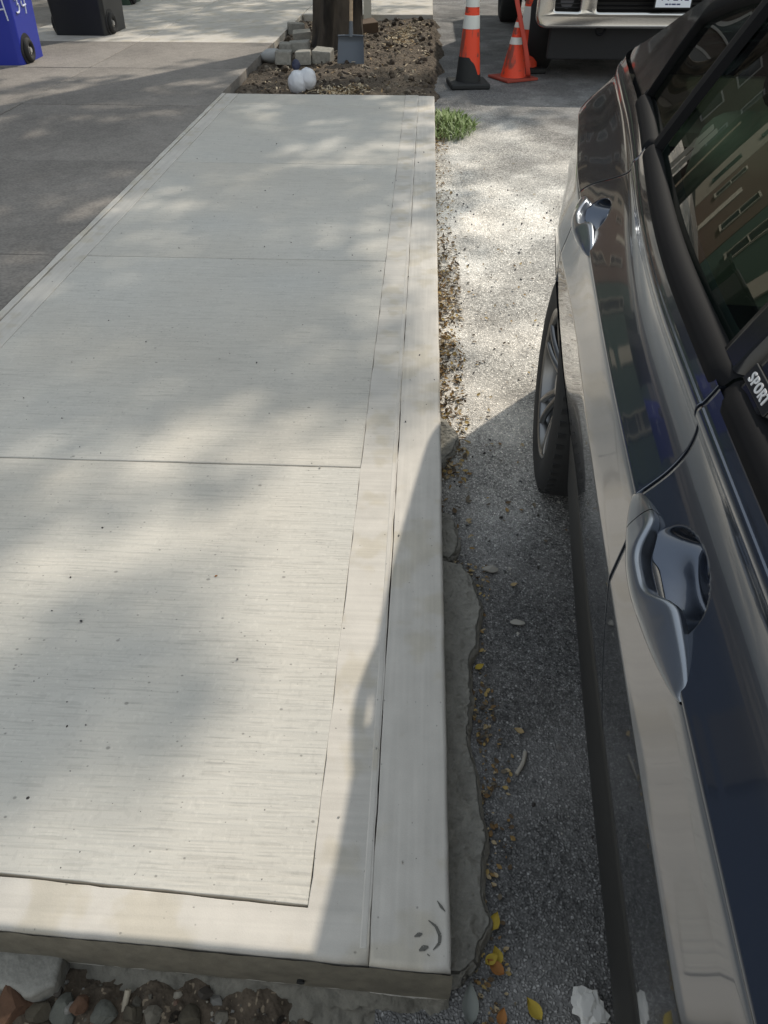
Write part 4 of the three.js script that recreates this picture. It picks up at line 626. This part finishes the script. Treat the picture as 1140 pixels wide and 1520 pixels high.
// clods, chips and litter
function scatter(name, label, category, geo, mat, list, colors) { const im = new THREE.InstancedMesh(geo, mat, list.length), m = new THREE.Matrix4(); list.forEach((l, i) => { im.setMatrixAt(i, m.compose(l.p, new THREE.Quaternion().setFromEuler(new THREE.Euler(...l.r)), new THREE.Vector3(...l.s))); if (colors) im.setColorAt(i, colors[Math.floor(R() * colors.length)]); }); im.name = numbered(name); im.castShadow = im.receiveShadow = true; im.userData = { label, category, kind: 'stuff' }; scene.add(im); return im; }
const leafG = (() => { const g = grid(6, 4, (a, b) => { const w = 0.36 * Math.sin(Math.PI * Math.pow(a, 0.8)); return [(a - 0.5), 0.16 * Math.abs(b - 0.5) + 0.12 * (a - 0.5) ** 2, (b - 0.5) * 2 * w]; }); return g; })();
const white = std({ color: rgb(1, 1, 1), roughness: 0.9 });
const brown = [rgb(0.20, 0.12, 0.05), rgb(0.30, 0.19, 0.07), rgb(0.12, 0.08, 0.045), rgb(0.38, 0.27, 0.10), rgb(0.09, 0.07, 0.05), rgb(0.42, 0.33, 0.2), rgb(0.16, 0.13, 0.09)];
{
  const L_ = []; // leaves and bits along the gutter
  const dens = f => 0.25 + 1.0 * Math.max(0, Math.sin(f * 2.1 + 0.6)) + (f > 1.9 && f < 2.9 ? 0.9 : 0) + (f > 3.0 && f < 3.6 ? 0.4 : 0);
  for (let k = 0; k < 5200; k++) { const f = rr(1.25, 6.8); if (R() * 1.9 > dens(f)) continue; const d = Math.pow(R(), 1.7) * (0.10 + 0.05 * nz(f * 3, 1, 3)) , s = rr(0.008, 0.026); L_.push({ p: new THREE.Vector3(XE + 0.006 + d, 0.004 + rr(0, 0.016) * (1 - d / 0.14), -f), r: [rr(-0.6, 0.6), rr(0, 6.28), rr(-0.6, 0.6)], s: [s, s, s * rr(0.35, 1)] }); }
  for (let k = 0; k < 160; k++) { const s = rr(0.008, 0.02); L_.push({ p: new THREE.Vector3(XE + 0.15 + Math.pow(R(), 2) * 0.5, 0.006, -rr(1.6, 5.5)), r: [rr(-.4, .4), rr(0, 6.28), rr(-.4, .4)], s: [s, s, s * 0.8] }); }
  for (let k = 0; k < 420; k++) { const f = rr(0.35, 1.5), s = rr(0.005, 0.016), e = 0.148 + 0.02 * Math.sin(f * 9); L_.push({ p: new THREE.Vector3(e + Math.pow(R(), 2) * 0.07, 0.006, -f), r: [rr(-.5, .5), rr(0, 6.28), rr(-.5, .5)], s: [s, s, s * 0.8] }); }
  scatter('leaf_litter', 'brown dry leaf litter gathered in the gutter by the kerb', 'leaves', leafG, white, L_, brown);
  const C_ = []; const gc = rock(1, 3, [1, 0.8, 1], 0.6, 1, 1);
  for (let k = 0; k < 3600; k++) { const x = rr(XL + 0.02, XE - 0.02), f = rr(6.9, 11.9), s = Math.pow(R(), 5) * 0.034 + 0.005; C_.push({ p: new THREE.Vector3(x, pitY(x, f) - s * 0.2, -f), r: [rr(0, 6), rr(0, 6), rr(0, 6)], s: [s, s, s] }); }
  scatter('soil_clods', 'dark soil clods strewn over the tree pit', 'soil', gc, white, C_, [rgb(0.05, 0.036, 0.025), rgb(0.08, 0.06, 0.04), rgb(0.04, 0.03, 0.022), rgb(0.15, 0.125, 0.095), rgb(0.07, 0.052, 0.035)]);
  const W_ = []; for (let k = 0; k < 1900; k++) { const a = k % 3 === 0 ? [rr(-1.55, 0.05), rr(7, 11.8)] : k % 3 === 1 ? [-0.28 + 0.22 * (R() + R() - 1), 10.4 + 1.1 * (R() + R() - 1)] : [-0.75 + 0.3 * (R() + R() - 1), 7.35 + 0.3 * (R() + R() - 1)]; const s = rr(0.02, 0.06); W_.push({ p: new THREE.Vector3(a[0], pitY(...a) + 0.012, -a[1]), r: [rr(-.5, .5), rr(0, 6.28), rr(-.5, .5)], s: [s, s * 0.4, s * 0.4] }); }
  scatter('wood_chips', 'pale wood chips and dry leaves scattered over the tree pit', 'wood chips', leafG, white, W_, [rgb(0.45, 0.36, 0.24), rgb(0.5, 0.42, 0.3), rgb(0.3, 0.2, 0.1), rgb(0.36, 0.3, 0.2)]);
  const G_ = []; const gg = rock(1, 13, [1, 0.7, 1], 0.5, 1, 1);
  for (let k = 0; k < 2600; k++) { const f = rr(0.25, 5), x = XE + 0.02 + Math.pow(R(), 1.4) * 1.1, s = 0.001 + Math.pow(R(), 7) * 0.006; G_.push({ p: new THREE.Vector3(x, 0.003, -f), r: [rr(0, 6), rr(0, 6), rr(0, 6)], s: [s, s, s] }); }
  for (let k = 0; k < 420; k++) { const s = 0.001 + Math.pow(R(), 4) * 0.003; G_.push({ p: new THREE.Vector3(rr(XL, XE), TOP + s * 0.3, -(0.55 + Math.pow(R(), 1.5) * 6)), r: [rr(0, 6), rr(0, 6), rr(0, 6)], s: [s, s, s] }); }
  scatter('loose_grit', 'loose grit and small stones on the asphalt and the sidewalk', 'grit', gg, white, G_, [rgb(0.06, 0.06, 0.06), rgb(0.1, 0.1, 0.1), rgb(0.4, 0.38, 0.34), rgb(0.18, 0.17, 0.16), rgb(0.05, 0.045, 0.04)]);
}
{ // weeds in the gutter at the far kerb corner
  const t = thing('weed_clump', 'green weed clump growing in the gutter at the kerb corner', 'weeds', new THREE.Vector3(0.2, 0, -6.45)), tb = new TB(), q = rng(55);
  for (let k = 0; k < 620; k++) { const a = q() * 6.28, d = Math.sqrt(q()), x = -0.06 + d * 0.22 * Math.cos(a) + 0.05, z = d * 0.42 * Math.sin(a) * (1 - 0.3 * x), h = (0.05 + 0.09 * q()) * (1.1 - 0.6 * d), la = q() * 6.28, l = 0.03 + 0.04 * q(), w = 0.004 + 0.006 * q(), dx = Math.cos(la), dz = Math.sin(la); const v = (s, o) => { const px = x + dx * l * s * s * 1.3 - dz * o, pz = z + dz * l * s * s * 1.3 + dx * o; return [px, h * (s - 0.35 * s * s) * 1.5, pz, dx * -0.4, 1, dz * -0.4, 0, 0]; }; for (let s = 0; s < 3; s++) { const w0 = w * Math.sin(Math.PI * (0.12 + s * 0.29)), w1 = w * Math.sin(Math.PI * (0.12 + (s + 1) * 0.29)); tb.quad(v(s / 3, -w0), v(s / 3, w0), v((s + 1) / 3, w1), v((s + 1) / 3, -w1)); } }
  const m = mesh('leaves', tb.geo(), new THREE.MeshPhysicalMaterial({ color: rgb(0.17, 0.25, 0.05), roughness: 0.7, transmission: 0.3, thickness: 0 }), t); m.userData.kind = 'stuff';
}
// fallen leaves one can pick out
const yl = plain(0.40, 0.29, 0.04, 0.85), ol = plain(0.30, 0.13, 0.035, 0.85), gy = plain(0.20, 0.21, 0.19, 0.8), tanl = plain(0.38, 0.28, 0.14, 0.85);
for (const [px, py, h, s, ry, mat, lab, gr] of [
  [734, 1368, 0.01, 0.040, 1.2, yl, 'yellow fallen leaf alone at the edge of the long concrete strip', 'yellow leaves by the spill'], [738, 1418, 0.012, 0.036, 1.9, yl, 'yellow fallen leaf lying on top of the rust orange leaf', 'yellow leaves by the spill'], [730, 1424, 0.016, 0.034, 0.6, yl, 'yellow fallen leaf touching the concrete strip beside the rust orange leaf', 'yellow leaves by the spill'],
  [735, 1436, 0.012, 0.042, 2.5, ol, 'rust orange fallen leaf in the gutter among yellow leaves', null], [792, 1498, 0.008, 0.045, 2.2, yl, 'narrow yellow leaf lying on the asphalt by the white scrap', null], [712, 990, 0.012, 0.030, 0.5, yl, 'small yellow leaf caught in the notch of the spilled concrete', null],
  [763, 868, 0.006, 0.024, 0.3, tanl, 'tan leaf fragment on the asphalt near the pale flat pebble', 'tan leaf bits on asphalt'], [770, 1085, 0.006, 0.028, 2.8, tanl, 'tan leaf fragment on the asphalt near the pale grey stick', 'tan leaf bits on asphalt'], [745, 1510, 0.008, 0.034, 1.3, ol, 'brown orange leaf on the asphalt near the frayed grey leaf', null],
  [321, 855, TOP + 0.001, 0.010, 0.4, ol, 'tiny rust brown leaf bit on the bright sidewalk flag', null], [698, 1490, 0.012, 0.075, 1.55, gy, 'grey green oval leaf at the corner of the kerb', null]]) {
  const m = mesh('fallen_leaf', leafG.clone().scale(s * 0.85, s * 1.3, s * 0.85 * (mat === gy ? 0.62 : 0.85)), mat); m.position.copy(P(px, py, h)); m.rotation.y = ry; m.rotation.z = 0.15; tag(m, lab, 'leaf', gr);
}
{ // crumpled white scrap of paper
  const g = mergeVertices((() => { const q = new THREE.IcosahedronGeometry(0.03, 4); q.deleteAttribute('uv'); q.deleteAttribute('normal'); return q; })()), a = g.attributes.position; for (let k = 0; k < a.count; k++) { const x = a.getX(k) / 0.03, y = a.getY(k) / 0.03, z = a.getZ(k) / 0.03, e = 1 + 0.9 * n3(x * 2.2, y * 2.2, z * 2.2, 19); a.setXYZ(k, x * 0.026 * e, y * 0.010 * e + 0.012, z * 0.030 * e); } g.computeVertexNormals();
  const m = mesh('paper_scrap', toCreasedNormals(g, 0.3), plain(0.62, 0.6, 0.56, 0.9)); m.position.copy(P(872, 1500, 0.004)); tag(m, 'crumpled white paper scrap on the dark asphalt beside the car', 'paper');
}
for (const [px, py, l, ry, c] of [[773, 1133, 0.06, 1.15, 0], [548, 0, 0, 0, 0]].slice(0, 1)) { const m = mesh('twig', tube([[-l / 2, 0, 0], [0, 0.004, 0.004], [l / 2, 0, 0]], 0.0045, 10, 7), plain(0.36, 0.33, 0.28, 0.9)); m.position.copy(P(px, py, 0.006)); m.rotation.y = ry; tag(m, 'pale grey stick lying on the shaded asphalt', 'stick'); }
for (const [px, py, s, lab] of [[727, 847, 0.018, 'pale flat pebble on the asphalt beside the small concrete lobe'], [768, 926, 0.014, 'grey angular pebble on the shaded asphalt beside the kerb'], [640, 474, 0.011, null]].slice(0, 2)) { const m = mesh('pebble', rock(s, px, [1.3, 0.5, 0.8], 0.5, 2, 1), plain(0.34, 0.32, 0.28, 0.9)); m.position.copy(P(px, py, 0.004)); tag(m, lab, 'pebble'); }
// ---- rubble in the dug ground
{
  const cs = [[0.105, 0.11, 0.105], [0.15, 0.14, 0.125], [0.10, 0.055, 0.036], [0.08, 0.07, 0.055], [0.22, 0.18, 0.14]].map(c => tm([roughC, roughB], 0.01, 1, { color: rgb(c[0] * 3.4, c[1] * 3.4, c[2] * 3.4) }));
  const L_ = [[102, 1502, 0.026, 0, 'blue grey angular stone in the dug soil before the sidewalk'], [126, 1500, 0.016, 2, 'reddish brick crumb touching the blue grey stone'], [160, 1512, 0.02, 0, 'rounded grey stone beside the splintered stick'], [24, 1500, 0.042, 2, 'large rust brown brick lump under the broken slab'], [62, 1508, 0.02, 3, 'dark earth covered stone beside the brick lump'], [34, 1476, 0.024, 4, 'tan stone chunk leaning under the broken slab'], [200, 1508, 0.018, 3, 'dark stone beyond the splintered stick'], [232, 1512, 0.017, 1, 'pale grey stone in the soil under the cut end'], [285, 1512, 0.02, 3, 'dark round stone half buried under the cut end'], [330, 1508, 0.014, 1, 'small pale stone half buried under the cut end'], [8, 1462, 0.018, 3, 'dark stone against the broken slab']];
  for (const [px, py, s, c, lab] of L_) { const m = mesh('rubble_stone', rock(s, px * 0.37, [1.1, 0.8, 1], 0.45, 2, 1), cs[c]), p = P(px, py, 0.0); m.position.set(p.x, dugY(p.x, -p.z) - s * 0.35, p.z); m.rotation.y = px; tag(m, lab, 'stone'); }
  const D_ = [], dg = rock(1, 17, [1, 0.75, 1], 0.5, 1, 1); for (let k = 0; k < 900; k++) { const x = rr(-0.95, 0.1), f = rr(0.2, 0.5), q = 0.003 + Math.pow(R(), 4) * 0.012; if (f > frontF(x) - 0.03) continue; D_.push({ p: new THREE.Vector3(x, dugY(x, f), -f), r: [rr(0, 6), rr(0, 6), rr(0, 6)], s: [q, q, q] }); }
  scatter('dug_rubble', 'small stones and crumbs strewn over the dug soil', 'rubble', dg, white, D_, [rgb(0.1, 0.09, 0.07), rgb(0.2, 0.19, 0.17), rgb(0.06, 0.05, 0.04), rgb(0.16, 0.1, 0.07), rgb(0.28, 0.25, 0.2)]);
  const st = mesh('stick', tube([[0, 0, 0.03], [0.002, 0.012, 0], [0.006, 0.03, -0.03]], 0.0055, 8, 7), plain(0.42, 0.36, 0.27, 0.9)); st.position.copy(P(183, 1508, -0.01)); tag(st, 'pale splintered stick poking from the soil under the cut end', 'stick');
  const a = [[-60, 1395], [92, 1412], [78, 1462], [40, 1478], [12, 1462], [-60, 1480]].map(p => { const v = P(p[0], p[1], 0.06); return [v.x, v.z]; });
  const b = mesh('broken_slab', slab(wobble(a, 0.01, 0.006, 15, 30), 0.055, -0.05, 0.008, 1), M.rough); tag(b, 'broken grey concrete slab piece lying before the cut sidewalk end', 'concrete');
}
renderer.render(scene, camera);
